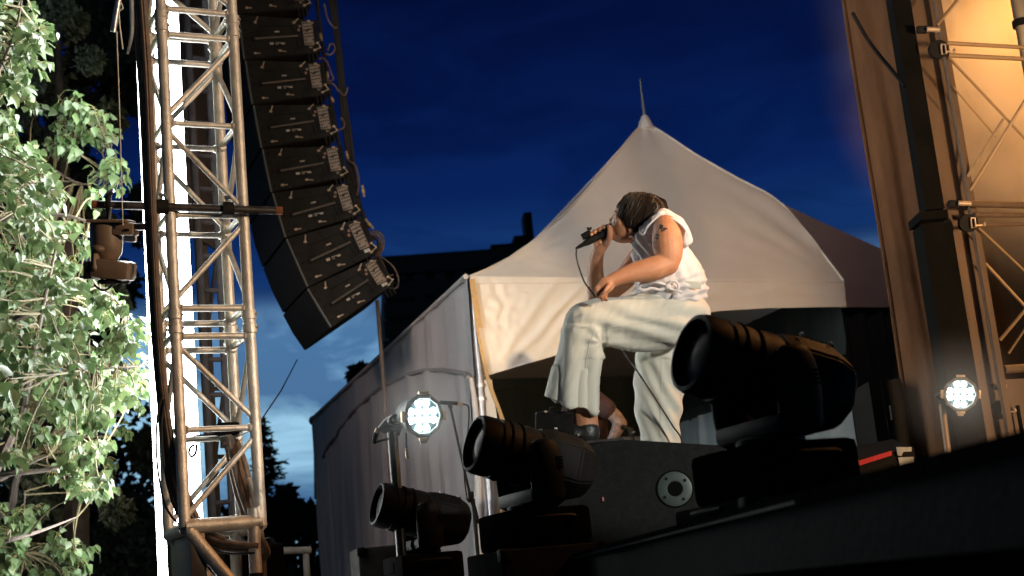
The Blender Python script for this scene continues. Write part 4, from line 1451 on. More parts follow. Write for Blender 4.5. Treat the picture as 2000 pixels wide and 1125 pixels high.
LEAVES = [leaf_shape(*p) for p in ((0.03, 0.25, 0.12), (-0.04, 0.35, 0.2), (0.05, 0.1, 0.05), (0.0, 0.45, 0.3), (-0.02, -0.1, 0.15), (0.06, 0.3, 0.0))]
leaf_me = []
for vs, fs in LEAVES:
    me = bpy.data.meshes.new('leaf')
    me.from_pydata(vs, [], fs)
    for p in me.polygons:
        p.use_smooth = True
    me.materials.append(M_LEAF)
    leaf_me.append(me)

r = random.Random(5)
DSH, SSC = 1.3, 1.02
tb = P(-95, 1180, 7.8)
tb.z = 0
poplar = thing('poplar_tree', 'near poplar with big pale leaves brightly lit by the light column', 'tree', tb)


def Tp(x, y, d):
    return P(x, y, d + DSH) 


obj('trunk', MB().tube([tb, P(-85, 900, 7.8), P(-75, 500, 7.8), P(-60, 100, 7.9), P(-50, -150, 8.0)], [0.13, 0.11, 0.085, 0.06, 0.04], 12, smooth=4), M_LIMB, poplar)
limbs = [
    [(-85, 1000, 6.5, .04), (-20, 930, 6.3, .035), (30, 830, 6.2, .028), (48, 780, 6.15, .022), (75, 640, 6.1, .014), (110, 480, 6.1, .007)],
    [(-85, 960, 6.5, .03), (0, 930, 6.2, .014), (95, 917, 6.2, .012), (160, 896, 6.2, .008), (195, 884, 6.2, .004)],
    [(0, 938, 6.2, .010), (60, 905, 6.25, .006), (95, 890, 6.3, .003)],
    [(-80, 700, 6.5, .035), (0, 640, 6.3, .022), (100, 590, 6.15, .014), (190, 560, 6.1, .007), (245, 610, 6.1, .004)],
    [(-80, 760, 6.5, .03), (10, 740, 6.2, .018), (110, 730, 6.0, .012), (200, 720, 6.0, .007), (270, 715, 6.1, .004)],
    [(-75, 480, 6.5, .03), (-10, 440, 6.2, .016), (60, 390, 6.1, .009), (80, 345, 6.1, .004)],
    [(-70, 420, 6.5, .03), (30, 430, 6.4, .014), (120, 420, 6.4, .010), (190, 440, 6.4, .005)],
    [(-60, 200, 6.5, .028), (-10, 150, 6.2, .014), (30, 60, 6.1, .008), (45, -20, 6.1, .004)],
    [(-65, 300, 6.6, .028), (60, 300, 7.2, .012), (150, 270, 7.3, .007), (150, 205, 7.3, .004)],
    [(60, 300, 7.2, .010), (160, 360, 7.2, .007), (225, 330, 7.1, .004)],
    [(-90, 1060, 6.4, .03), (-10, 1060, 5.9, .014), (70, 1040, 6.0, .009), (150, 1010, 6.3, .004)],
    [(48, 960, 6.7, .007), (46, 1020, 6.7, .006), (45, 1080, 6.7, .004)],
    [(122, 905, 6.25, .006), (125, 935, 6.2, .004), (130, 965, 6.2, .003)],
    [(-90, 1010, 6.9, .045), (10, 1000, 6.9, .030), (30, 940, 6.9, .022), (45, 900, 6.9, .012)],
]
limb_pts = []
for L_ in limbs:
    pts = [Tp(x, y, d) for x, y, d, _ in L_]
    obj('branch', MB().tube(pts, [q[3] for q in L_], 8, smooth=5), M_LIMB, poplar)
    limb_pts += catmull(pts, [0] * len(pts), 6)[0]


def inside(x, y, poly):
    c = False
    n = len(poly)
    for i in range(n):
        (x0, y0), (x1, y1) = poly[i], poly[i - 1]
        if (y0 > y) != (y1 > y) and x < (x1 - x0) * (y - y0) / (y1 - y0) + x0:
            c = not c
    return c


regB = [(-60, 330), (60, 325), (105, 345), (110, 400), (175, 425), (190, 500), (200, 560), (245, 590), (270, 650), (250, 690), (282, 700), (282, 735), (262, 790), (258, 840), (235, 890), (205, 905), (185, 985), (150, 990), (120, 930), (60, 900), (-60, 890)]
regA = [(-60, -40), (66, -40), (78, 60), (70, 130), (40, 210), (10, 245), (-60, 250)]
regA2 = [(-60, 250), (40, 265), (62, 300), (40, 345), (-60, 340)]
regC = [(60, 200), (150, 195), (178, 225), (215, 200), (235, 235), (240, 340), (225, 400), (160, 400), (150, 330), (70, 300)]
regD = [(-60, 1000), (40, 985), (120, 1030), (170, 1040), (160, 1125), (120, 1160), (-60, 1160)]
sprays = []


def scatter(poly, n, d0, d1, size, nl):
    xs, ys = [p[0] for p in poly], [p[1] for p in poly]
    k = 0
    while k < n:
        x, y = r.uniform(min(xs), max(xs)), r.uniform(min(ys), max(ys))
        if inside(x, y, poly):
            dd_ = r.uniform(d0, d1)
            if 160 < x < 300 and 360 < y < 575:
                dd_ = r.uniform(6.6, 7.0)
            sprays.append((x, y, dd_, size * r.uniform(0.8, 1.2), nl))
            k += 1


scatter(regB, 270, 5.6, 6.7, 0.049, 10)
scatter(regB, 90, 6.8, 7.5, 0.05, 9)
scatter(regA, 84, 5.9, 6.6, 0.049, 10)
scatter(regA2, 28, 6.0, 6.6, 0.05, 9)
scatter(regC, 34, 6.9, 7.2, 0.05, 8)
scatter(regD, 54, 6.4, 7.0, 0.05, 9)
sprays += [(78, 345, 6.0, 0.064, 10), (85, 375, 6.0, 0.06, 8), (150, 205, 7.0, 0.062, 9), (155, 300, 7.0, 0.06, 8), (222, 335, 6.95, 0.06, 9), (275, 715, 6.2, 0.058, 8), (14, 1045, 5.2, 0.075, 6), (20, 740, 5.0, 0.08, 6), (160, 465, 6.0, 0.085, 3), (150, 970, 6.3, 0.06, 7)]
twig = MB()
petiole = MB()
mats_ = []
for (x, y, d, s, nl) in sprays:
    c = Tp(x, y, d)
    s *= SSC
    q = min(limb_pts, key=lambda v: (v - c).length_squared)
    if (q - c).length > 0.03:
        mid_ = (q + c) / 2 + Vector((r.uniform(-.03, .03), r.uniform(-.03, .03), r.uniform(-0.02, .05)))
        twig.tube([q, mid_, c], [0.006, 0.0045, 0.0028], 5, cap=False, smooth=3)
    axis = (c - q).normalized() if (c - q).length > 1e-4 else Vector((0, 0, 1))
    axis = (axis + Vector((0, 0, 0.7)) + rvec(r) * 0.5).normalized()
    tip = c + axis * r.uniform(0.04, 0.09)
    twig.tube([c, tip], [0.0028, 0.0018], 5)
    for k in range(nl):
        base = c.lerp(tip, (k + 0.5) / nl)
        out = rvec(r)
        out = (out - axis * out.dot(axis) * 0.6 + axis * 0.35).normalized()
        pl = s * r.uniform(0.5, 1.1)
        end = base + out * pl + Vector((0, 0, -0.012))
        petiole.tube([base, (base + end) / 2 + Vector((0, 0, 0.006)), end], 0.0013, 4, cap=False)
        dirv = (out * 0.6 + Vector((0, 0, -1.0)) + rvec(r) * 0.55).normalized()
        nz = (out * 0.7 + rvec(r) * 0.9 + Vector((0.55, -0.55, 0.30))).normalized()
        nz = (nz - dirv * nz.dot(dirv)).normalized()
        xx = dirv.cross(nz)
        sz = s * r.uniform(0.72, 1.15)
        mats_.append((frame(end, xx * sz, dirv * sz, nz * sz), r.randrange(len(LEAVES)), sz / (end - CAM).length))
# the 300 that show largest (in the frame) are parts of their own, the rest one mass
def shown(mt):
    w = mt[0].translation - CAM
    d = w.dot(FWD)
    px, py = 1000 + F_PX * w.dot(RIGHT) / d, 562.5 - F_PX * w.dot(UP) / d
    return -10 < px < 300 and -20 < py < 1140


order = sorted(range(len(mats_)), key=lambda i: (-1 if shown(mats_[i]) else 0, -mats_[i][2]))
pw = world_loc(poplar)
rest = MB()
for rank, i in enumerate(order):
    mt, k, _ = mats_[i]
    if rank < 300:
        o = bpy.data.objects.new('leaf', leaf_me[k])
        COL.objects.link(o)
        o.parent = poplar
        mm = mt.copy()
        mm.translation -= pw
        o.matrix_local = mm
    else:
        vs, fs = LEAVES[k]
        rest.add([mt @ Vector(v) for v in vs], fs)
# foliage keeps the winding of the leaf shape (no normal recalculation)
me = bpy.data.meshes.new('foliage')
me.from_pydata([tuple(v - pw) for v in rest.v], [], rest.f)
for p in me.polygons:
    p.use_smooth = True
me.materials.append(M_LEAF)
o = bpy.data.objects.new('foliage', me)
COL.objects.link(o)
o.parent = poplar
o['kind'] = 'stuff'
obj('twig', twig, M_TWIG, poplar, kind='stuff')
obj('leaf_stalk', petiole, mat('leaf_stalk_skin', (0.33, 0.33, 0.12), 0.6), poplar, kind='stuff')
# ================================================================ LED PAR LAMPS
M_PARBODY = mat('par_can_black', (0.030, 0.034, 0.036), 0.45, 0.1, 0.2, 20)
M_BEZEL = mat('par_bezel_grey', (0.20, 0.18, 0.16), 0.4, 0.5, 0.2, 30)
M_BRASS = mat('warm_metal_clip', (0.55, 0.42, 0.28), 0.4, 0.5, 0.1, 30)


def make_par(label, R=0.098):
    """local: lamp face looks along +z, up = +y, origin at the face centre"""
    t = thing('par_lamp', label, 'stage light', group='white LED par lamps')
    I = Matrix.Identity(4)
    b_ = MB().lathe([(0.02, -0.175), (0.055, -0.17), (0.075, -0.14), (0.086, -0.08), (R * 0.97, -0.02), (R * 0.97, 0.0), (R * 0.80, 0.002), (R * 0.80, -0.012)], I, 28)
    obj('body', b_, M_PARBODY, t, local=True)
    bz = MB().lathe([(R * 0.84, 0.0), (R * 1.04, -0.004), (R * 1.07, 0.006), (R * 1.0, 0.013), (R * 0.88, 0.012), (R * 0.84, 0.004)], I, 10, cap=False)
    obj('bezel', bz, M_BEZEL, t, local=True)
    obj('face_plate', MB().lathe([(R * 0.84, -0.010), (0.0005, -0.0085)], I, 28), mat_face, t, local=True)
    for (x, y) in ((-.5, 1.5), (.5, 1.5), (-1.5, .5), (-.5, .5), (.5, .5), (1.5, .5), (-1.5, -.5), (-.5, -.5), (.5, -.5), (1.5, -.5), (-.5, -1.5), (.5, -1.5)):
        c = Vector((x * R * 0.40, y * R * 0.40, -0.004))
        l = obj('led', MB().lathe([(R * 0.178, -0.002), (R * 0.165, 0.004), (R * 0.10, 0.008), (0.0005, 0.009)], Matrix.Translation(c), 16), M_PARLED, t, local=True)
    for k in range(4):
        a = math.pi / 2 * k
        c = Vector((math.cos(a) * R * 1.10, math.sin(a) * R * 1.10, 0.006))
        obj('frame_clip', MB().cbox(c, (0.014, 0.05, 0.018) if k % 2 == 0 else (0.05, 0.014, 0.018), 0.003), M_BRASS, t, local=True)
    obj('filter_tab', MB().cbox((0, -R * 1.22, 0.004), (0.035, 0.018, 0.008), 0.003), M_BRASS, t, local=True)
    yk_ = MB().tube([(R * 0.99, 0, -0.08), (R * 1.15, 0, -0.09), (R * 1.15, -0.03, -0.13), (0.0, -0.06, -0.23), (-R * 1.15, -0.03, -0.13), (-R * 1.15, 0, -0.09), (-R * 0.99, 0, -0.08)], 0.009, 8, smooth=4)
    y_ = obj('yoke', yk_, M_PARBODY, t, local=True)
    obj('yoke_knob', MB().lathe([(0.022, 0), (0.022, 0.02), (0.015, 0.026)], frame(Vector((R * 1.15, 0, -0.09)), Vector((0, 1, 0)), Vector((0, 0, 1)), Vector((1, 0, 0))), 12), M_PARBODY, y_, local=True)
    return t


mat_face = mat('led_face_plate', (0.10, 0.11, 0.11), 0.5, 0.1)


def aim_frame(o, fwd, up=Vector((0, 0, 1))):
    z = fwd.normalized()
    x = up.cross(z).normalized()
    return frame(o, x, z.cross(x), z)


DP = 6.7
par1 = make_par('white LED par lamp on a slim stand before the tent side wall')
c1 = P(826, 812, DP)
par1.matrix_world = aim_frame(c1, (-FWD * 0.86 + RIGHT * 0.50 + UP * 0.03), UP)
par2 = copy_tree(par1)
par2['label'] = 'white LED par lamp against the black column on the right'
c2 = P(1876, 770, 6.6)
par2.matrix_world = aim_frame(c2, (-FWD * 0.97 - RIGHT * 0.10), UP) @ Matrix.Scale(0.78, 4)

# the stand of the left lamp
st0 = P(764, 838, DP + 0.12)
st = thing('lamp_stand', 'slim black and brass lamp stand holding the left LED par', 'lamp stand', (st0.x, st0.y, 0))
obj('pole', MB().tube([st0, Vector((st0.x, st0.y, 0.9))], 0.021, 12), M_DARKPIPE, st)
sx = P(772, 838, DP + 0.10)
obj('side_tube', MB().tube([sx, Vector((sx.x, sx.y, 0.9))], 0.009, 10), mat('brass_tube', (0.42, 0.28, 0.16), 0.4, 0.6), st)
obj('pole_cap', MB().cbox(st0, (0.09, 0.08, 0.03), 0.008), M_PARBODY, st)
arm = MB().tube([P(742, 838, DP + 0.1), P(760, 822, DP + 0.1), P(780, 815, DP + 0.12), P(805, 810, DP + 0.14)], [0.014, 0.022, 0.024, 0.02], 10, smooth=3)
obj('bracket_arm', arm, M_PARBODY, st)
obj('strut', MB().tube([P(776, 850, DP + 0.1), P(786, 820, DP + 0.1)], 0.010, 8), M_PARBODY, st)
cl_ = obj('hanging_plug', MB().tube([P(738, 838, DP + .1), P(733, 852, DP + .1), P(731, 866, DP + .1)], [0.011, 0.013, 0.010], 8), M_BLACK, st)
obj('brass_collar', MB().tube([P(739, 838, DP + .1), P(736, 845, DP + .1)], 0.0135, 8), M_BRASS, cl_)
obj('plug_cable', MB().tube([P(731, 866, DP + .1), P(740, 862, DP + .1), P(762, 856, DP + .1)], 0.006, 7, smooth=4), M_BLACK, st)
for i in range(3):
    z0 = Vector((st0.x, st0.y, 0.95))
    a = i * 2.094 + 0.4
    obj('leg', MB().tube([z0, Vector((st0.x + math.cos(a) * 0.55, st0.y + math.sin(a) * 0.55, 0.015))], 0.012, 8), M_DARKPIPE, st)
pg = thing('dangling_plug', 'small tan plug dangling on a thin wire below the left LED par', 'plug', P(793, 850, DP))
obj('wire', MB().tube([P(793, 845, DP + .02), P(794, 875, DP + .02)], 0.004, 6), M_BLACK, pg)
obj('shell', MB().tube([P(794, 876, DP + .02), P(796, 896, DP + .02)], 0.008, 8), M_BRASS, pg)

# condenser microphone on a thin boom before the curtain
DM = 7.4
ms_ = thing('microphone_stand', 'thin black boom stand carrying a pencil microphone by the tent pole', 'microphone stand', P(930, 1030, DM))
obj('boom', MB().tube([P(879, 793, DM), P(895, 865, DM), P(922, 985, DM)], 0.0065, 8), M_BLACK, ms_)
obj('counterweight', MB().tube([P(921, 972, DM), P(934, 1022, DM)], 0.011, 8), M_BLACK, ms_)
obj('clutch', MB().cbox(P(920, 966, DM), (0.03, 0.03, 0.03), 0.006), M_BLACK, ms_)
obj('boom_knob', MB().tube([P(917, 975, DM), P(913, 978, DM)], 0.014, 8), M_BLACK, ms_)
q = P(924, 975, DM + .02)
obj('upright', MB().tube([q, Vector((q.x, q.y, 0.75))], 0.010, 8), M_BLACK, ms_)
for i in range(3):
    a = i * 2.094 + 0.9
    obj('leg', MB().tube([Vector((q.x, q.y, 0.78)), Vector((q.x + math.cos(a) * .3, q.y + math.sin(a) * .3, 0.01))], 0.009, 8), M_BLACK, ms_)
pmc = thing('pencil_microphone', 'black pencil microphone with a brass end beside the lit par', 'microphone', P(880, 788, DM))
obj('barrel', MB().tube([P(859, 786, DM), P(894, 788, DM)], 0.0105, 10), M_BLACK, pmc)
obj('grille', MB().tube([P(858.6, 786, DM), P(864, 786.3, DM)], 0.0108, 10), M_GRILLE, pmc)
obj('connector', MB().tube([P(894, 788, DM), P(904, 789, DM)], [0.0095, 0.007], 10), M_BRASS, pmc)
obj('clip', MB().tube([P(878, 788, DM), P(880, 797, DM)], 0.011, 8), M_BLACK, pmc)
obj('microphone_cable', MB().tube([P(x, y, DM) for x, y in ((904, 789), (914, 793), (916, 805), (914, 840), (908, 880), (907, 930), (912, 972))], 0.0035, 6, smooth=6), M_BLACK, loc=P(904, 789, DM), label='thin cable falling from the pencil microphone along its boom', cat='cable')

# ================================================================ MOVING HEAD SPOTLIGHTS ON THE STAGE EDGE
M_MOVER = mat('mover_black_casing', (0.007, 0.0068, 0.0065), 0.55, 0.0, 0.3, 14, 0.12, 160, spec=0.07)
M_MOVERBASE = mat('mover_base_black', (0.006, 0.006, 0.006), 0.9, 0.0, 0.3, 14, 0.12, 160, spec=0.0)
M_MOVERVENT = mat('mover_vent', (0.006, 0.006, 0.006), 0.8, spec=0.0)


def make_mover(label):
    """local: z up, head points along -x (tilted up), yoke arms at +-y; origin under the base centre"""
    t = thing('moving_head_light', label, 'stage light', group='moving head spotlights along the stage')
    ax = Vector((-math.cos(TILT), 0, math.sin(TILT)))
    up_ = Vector((math.sin(TILT), 0, math.cos(TILT)))
    pv = Vector((0, 0, 0.36))

    def fr(s, o=Vector((0, 0, 0))):
        return frame(pv + ax * s + o, up_, ax.cross(up_), ax)
    base = MB().cbox((0, 0, 0.075), (0.34, 0.36, 0.15), 0.025)
    bo_ = obj('base', base, M_MOVERBASE, t, local=True)
    obj('display', MB().cbox((-0.172, 0, 0.09), (0.006, 0.10, 0.05), 0.002), M_MOVERVENT, bo_, local=True)
    for sy in (-1, 1):
        obj('carry_handle', MB().tube([(-0.09, sy * 0.183, 0.10), (-0.07, sy * 0.205, 0.11), (0.07, sy * 0.205, 0.11), (0.09, sy * 0.183, 0.10)], 0.009, 8, smooth=3), M_MOVER, bo_, local=True)
    yb = MB().lathe([(0.10, 0.15), (0.10, 0.17), (0.085, 0.178)], None, 24)
    yb.cbox((0, 0, 0.20), (0.15, 0.36, 0.055), 0.02)
    yo = obj('yoke', yb, M_MOVER, t, local=True)
    for sy in (-1, 1):
        a_ = MB()
        a_.limb([(0.0, sy * 0.165, 0.19), (0.0, sy * 0.172, 0.27), (0.0, sy * 0.170, 0.345), (0.0, sy * 0.166, 0.385)], [(0.067, 0.032), (0.072, 0.036), (0.070, 0.036), (0.060, 0.032)], 20, 4, Vector((0, 1, 0)))
        ya = obj('yoke_arm', a_, M_MOVER, yo, local=True)
        sv = MB()
        for k in range(4):
            sv.box((0.045, sy * 0.2, 0.30 + k * 0.012), (0.03, 0.012, 0.004))
        obj('vent_slot', sv, M_MOVERVENT, yo, local=True, smooth=False)
    hd_ = MB()
    hd_.lathe([(0.108, -0.02), (0.120, -0.01), (0.122, 0.05), (0.118, 0.09), (0.120, 0.10), (0.1205, 0.17), (0.114, 0.172), (0.114, 0.182), (0.119, 0.184), (0.118, 0.235), (0.112, 0.255), (0.100, 0.258), (0.097, 0.225)], fr(HO), 32, cap=False)
    h_ = obj('head', hd_, M_MOVER, t, local=True)
    obj('lens', MB().lathe([(0.098, 0.224), (0.06, 0.236), (0.0005, 0.241)], fr(HO), 32), M_GLASS_DARK, h_, local=True)
    # rear: faceted octagonal casing, tapering to a blunt cap
    rings = []
    for s, w_, hh in ((0.03, 0.115, 0.118), (-0.03, 0.128, 0.128), (-0.14, 0.128, 0.130), (-0.205, 0.112, 0.105), (-0.225, 0.09, 0.075)):
        rg = []
        for (u, v) in ((1, .45), (.55, 1), (-.55, 1), (-1, .45), (-1, -.45), (-.55, -1), (.55, -1), (1, -.45)):
            rg.append(fr(s + HO - 0.02) @ Vector((u * hh, v * w_, 0)))
        rings.append(rg)
    rc = obj('rear_casing', MB().rings(rings), M_MOVER, t, local=True, smooth=False)
    bm = bmesh.new(); bm.from_mesh(rc.data)
    bmesh.ops.bevel(bm, geom=bm.edges[:], offset=0.008, segments=2, affect='EDGES')
    bm.to_mesh(rc.data); bm.free()
    vt = MB()
    for k in range(6):
        vt.box(fr(-0.08 + HO - 0.018 * k) @ Vector((0.1275, 0, 0)), (0.006, 0.12, 0.006), Matrix((up_, Vector((0, 1, 0)), ax)).transposed())
    obj('vent_slot', vt, M_MOVERVENT, rc, local=True, smooth=False)
    sc_ = MB()
    for (s, v) in ((-0.03, 0.075), (-0.13, 0.075), (-0.03, -0.075), (-0.13, -0.075)):
        sc_.ellipsoid(fr(s + HO - 0.02) @ Vector((0.127, v, 0)), (Vector((.006, 0, 0)), Vector((0, .006, 0)), Vector((0, 0, .006))), 8, 5)
    obj('screw', sc_, M_STEEL, rc, kind='stuff', local=True)
    for k in range(2):
        obj('head_band', MB().lathe([(0.119, 0.0), (0.1235, 0.003), (0.1235, 0.010), (0.119, 0.013)], fr(0.08 + HO + 0.05 * k), 32, cap=False), M_MOVERVENT, h_, local=True)
    return t


TILT = math.radians(17)
HO = -0.02
mv0 = make_mover('largest black moving head spotlight at the right, in front of the tent')


def put_mover(o, px, py, d, yaw_, pitch=0.0, sc=1.0):
    """pivot of the head at the pixel"""
    p = P(px, py, d)
    m_ = Matrix.Translation(p) @ Matrix.Rotation(yaw_, 4, 'Z') @ Matrix.Rotation(pitch, 4, 'Y') @ Matrix.Scale(sc, 4) @ Matrix.Translation(Vector((0, 0, -0.36)))
    o.matrix_world = m_
    return m_


mv1 = copy_tree(mv0)
mv1['label'] = 'middle black moving head spotlight at the feet of the singer'
mv2 = copy_tree(mv0)
mv2['label'] = 'smallest black moving head spotlight on the black case, lower left'
put_mover(mv0, 1487, 731, 3.72, math.radians(24), 0.0, 0.9)
put_mover(mv1, 1030, 894, 5.15, math.radians(24), 0.0, 0.9)
put_mover(mv2, 818, 1004, 6.8, math.radians(22), 0.0, 0.9)


def base_z(o):
    return o.matrix_world.translation


# what the movers stand on: black cases
def case(name, label, c, size, ztop, yaw_, cat='equipment case'):
    t = thing(name, label, cat, (c.x, c.y, 0))
    zb = DECK if c.x > edge_at(c.y).x + 0.1 else 0.0
    h = ztop - zb
    R_ = Matrix.Rotation(yaw_, 3, 'Z')
    obj('box', MB().cbox((c.x, c.y, zb + h / 2 + 0.001), (size[0], size[1], h - 0.002), 0.012, R_), M_CABINET, t)
    obj('grille', MB().cbox(Vector((c.x, c.y, zb + h / 2)) + R_ @ Vector((0, -size[1] / 2 - 0.006, 0)), (size[0] * 0.88, 0.012, h * 0.82), 0.004, R_), M_GRILLE, t)
    for s in (-1, 1):
        obj('corner', MB().cbox(Vector((c.x, c.y, ztop - 0.02)) + R_ @ Vector((s * (size[0] / 2 - 0.015), -size[1] / 2 + 0.012, 0)), (0.04, 0.04, 0.044), 0.006, R_), M_BLACK, t)
        obj('handle', MB().tube([Vector((c.x, c.y, zb + h * 0.7)) + R_ @ Vector((s * (size[0] / 2 + 0.004), -0.08, 0)), Vector((c.x, c.y, zb + h * 0.7)) + R_ @ Vector((s * (size[0] / 2 + 0.022), 0.0, 0)), Vector((c.x, c.y, zb + h * 0.7)) + R_ @ Vector((s * (size[0] / 2 + 0.004), 0.08, 0))], 0.008, 8), M_BLACK, t)
    return t


for o, lab in ((mv0, 'black case under the largest moving head at the right'), (mv1, 'black case under the middle moving head'), (mv2, 'black case under the smallest moving head')):
    b0_ = o.matrix_world.translation
    case('equipment_case', lab, Vector((b0_.x, b0_.y, 0)), (0.40, 0.40, 1), b0_.z, 0.35)
q = P(745, 1066, 7.3)
case('equipment_case', 'black case standing left of the smallest moving head', Vector((q.x + 0.02, q.y + 0.2, 0)), (0.38, 0.36, 1), q.z, 0.25)

# ================================================================ FLOOR MONITOR
M_MON = mat('textured_monitor_paint', (0.013, 0.0145, 0.0135), 0.7, 0, 0.35, 40, 0.5, 300, spec=0.15)
mo = P(1300, 955, 5.25)
md = Vector((math.cos(-0.10), math.sin(-0.10), 0))
mdn = Vector((-md.y, md.x, 0))


def mon(x, y, off=0.0):
    return PL(x, y, mo, mdn) - mdn * off


mon_t = thing('floor_monitor', 'black wedge floor monitor with a round pole socket on its side', 'loudspeaker', (mo.x, mo.y, DECK))
tl, tr_, br_, bl_ = mon(1205, 857), mon(1416, 870), mon(1421, 1000), mon(1075, 960)
br2 = Vector((br_.x, br_.y, DECK + 0.002))
prof = [mon(1085, 905), mon(1170, 868), mon(1215, 858), tr_, br_, br2, Vector((bl_.x, bl_.y, DECK + 0.002))]
mm_ = MB().prism(prof, mdn * 0.52)
body_ = obj('body', mm_, M_MON, mon_t, smooth=False)
bm = bmesh.new(); bm.from_mesh(body_.data)
bmesh.ops.bevel(bm, geom=bm.edges[:], offset=0.006, segments=2, affect='EDGES')
bm.to_mesh(body_.data); bm.free()
pcup = frame(mon(1318, 955, 0.001), md, Vector((0, 0, 1)), -mdn)
so_ = obj('pole_socket', MB().lathe([(0.0630, 0.0), (0.0630, 0.004), (0.059, 0.006), (0.030, 0.006), (0.027, 0.003)], pcup, 32, cap=False), mat('socket_grey_green', (0.06, 0.078, 0.07), 0.5, 0.1, 0.1, 40), mon_t)
obj('socket_hole', MB().lathe([(0.0272, 0.0035), (0.0265, 0.003), (0.0005, 0.0028)], pcup, 24), M_MOVERVENT, so_)
obj('socket_rim', MB().lathe([(0.0635, 0.0), (0.0685, 0.0), (0.0685, 0.002), (0.0635, 0.002)], pcup, 32, cap=False), M_MOVERVENT, so_)
for k in range(4):
    a = 0.6 + k * math.pi / 2
    obj('socket_screw', MB().lathe([(0.0065, 0.0055), (0.0055, 0.008), (0.0005, 0.0075)], pcup @ Matrix.Translation(Vector((math.cos(a) * 0.048, math.sin(a) * 0.048, 0))), 8), M_BLACK, so_)
for (x, y) in ((1391, 893), (1392, 904), (1398, 938), (1400, 948)):
    pf = frame(mon(x, y, 0.001), md, Vector((0, 0, 1)), -mdn)
    obj('rubber_stud', MB().lathe([(0.0035, 0.002), (0.0085, 0.002), (0.0095, 0.0), ], pf, 10), M_STEEL if y < 910 else M_BLACK, mon_t)
obj('status_led', MB().box(mon(1178, 975, 0.004), (0.006, 0.004, 0.014)), mat('pink_print', (0.5, 0.16, 0.18), 0.5), mon_t, smooth=False)
gp = [mon(1088, 907), mon(1171, 870)]
gn = (gp[1] - gp[0]).cross(mdn).normalized()
obj('grille', MB().prism([p + gn * 0.004 * (1 if gn.z > 0 else -1) + mdn * 0.03 for p in gp] + [p + gn * 0.010 * (1 if gn.z > 0 else -1) + mdn * 0.03 for p in reversed(gp)], mdn * 0.46), M_GRILLE, mon_t, smooth=False)
# cables behind the monitor
for i, (pp, lab) in enumerate((([(1420, 915), (1432, 925), (1436, 945), (1428, 965), (1424, 990)], 'black cable looping out of the right end of the floor monitor'), ([(1424, 930), (1430, 950), (1440, 970), (1443, 1000)], 'second cable leaving the floor monitor beside a tan strap'))):
    obj('monitor_cable', MB().tube([P(x, y, 5.2) for x, y in pp], 0.008, 8, smooth=5), M_RUBBER, loc=P(*pp[0], 5.2), label=lab, cat='cable', group='cables behind the floor monitor')

# equipment case under the foot, with a clamp block on it
M_CASE = mat('black_case_laminate', (0.012, 0.011, 0.010), 0.8, 0, 0.3, 20, spec=0.05)
cz = P(1150, 867, 5.62).z
ca, cb = P(1032, 867, 5.62), P(1200, 867, 5.62)
fc = thing('foot_case', 'low black case on the stage edge under the front shoe of the singer', 'equipment case', ((ca.x + cb.x) / 2, ca.y, DECK))
obj('box', MB().cbox(((ca.x + cb.x) / 2 + 0.03, ca.y + 0.02, (DECK + cz - 0.004) / 2), ((cb - ca).length * 0.98, 0.42, cz - 0.008 - DECK), 0.012), M_CASE, fc)
for dz in (0.012, 0.05):
    obj('edge_strip', MB().box(((ca.x + cb.x) / 2 + 0.03, ca.y - 0.192, cz - dz), ((cb - ca).length * 0.97, 0.006, 0.010)), M_DARKPIPE, fc, smooth=False)
kb = thing('clamp_block', 'small black block with a toothed clamp in front of the bare ankle', 'clamp', P(1085, 860, 5.62))
obj('block', MB().cbox(P(1083, 836, 5.62), (0.15, 0.12, 0.115), 0.008, RY), M_CASE, kb)
obj('rail', MB().cbox(P(1084, 808, 5.60), (0.145, 0.05, 0.016), 0.004, RY), M_BLACK, kb)
obj('jaw', MB().prism([P(1072, 806, 5.58), P(1074, 797, 5.58), P(1084, 796, 5.58), P(1080, 800, 5.58), P(1081, 806, 5.58)], FWD * 0.04), M_BLACK, kb, smooth=False)
obj('jaw', MB().prism([P(1107, 806, 5.58), P(1109, 801, 5.58), P(1117, 799, 5.58), P(1120, 804, 5.58), P(1117, 808, 5.58)], FWD * 0.04), M_BLACK, kb, smooth=False)
obj('bright_screw', MB().ellipsoid(P(1066, 804, 5.57), (RIGHT * 0.006, FWD * 0.006, UP * 0.006), 8, 6), M_LATCH, kb)

# ================================================================ RIGHT SIDE: stage legs, scrim, scaffold
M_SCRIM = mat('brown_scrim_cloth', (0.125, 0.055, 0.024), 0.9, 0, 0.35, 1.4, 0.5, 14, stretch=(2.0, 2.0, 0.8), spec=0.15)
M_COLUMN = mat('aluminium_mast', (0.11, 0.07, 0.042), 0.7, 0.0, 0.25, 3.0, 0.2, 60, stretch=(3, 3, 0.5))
M_MASTBLACK = mat('black_mast', (0.006, 0.006, 0.006), 0.9, 0.0, 0.3, 6, spec=0.05)
M_WIRE = mat('bright_brace_rod', (0.36, 0.25, 0.14), 0.5, 0.3, 0.1, 30)


def vert_slab(xa, xb, yref, da, db, z0, z1, th, mb=None):
    a, b = P(xa, yref, da), P(xb, yref, db)
    d_ = (b - a); d_.z = 0
    n_ = Vector((-d_.y, d_.x, 0)).normalized()
    if n_.y < 0:
        n_ = -n_
    return (mb or MB()).prism([vz(a, z0), vz(b, z0), vz(b, z1), vz(a, z1)], n_ * th)


ZHI = 6.2
sa, sb = P(1722, 450, 7.6), P(1850, 450, 7.3)


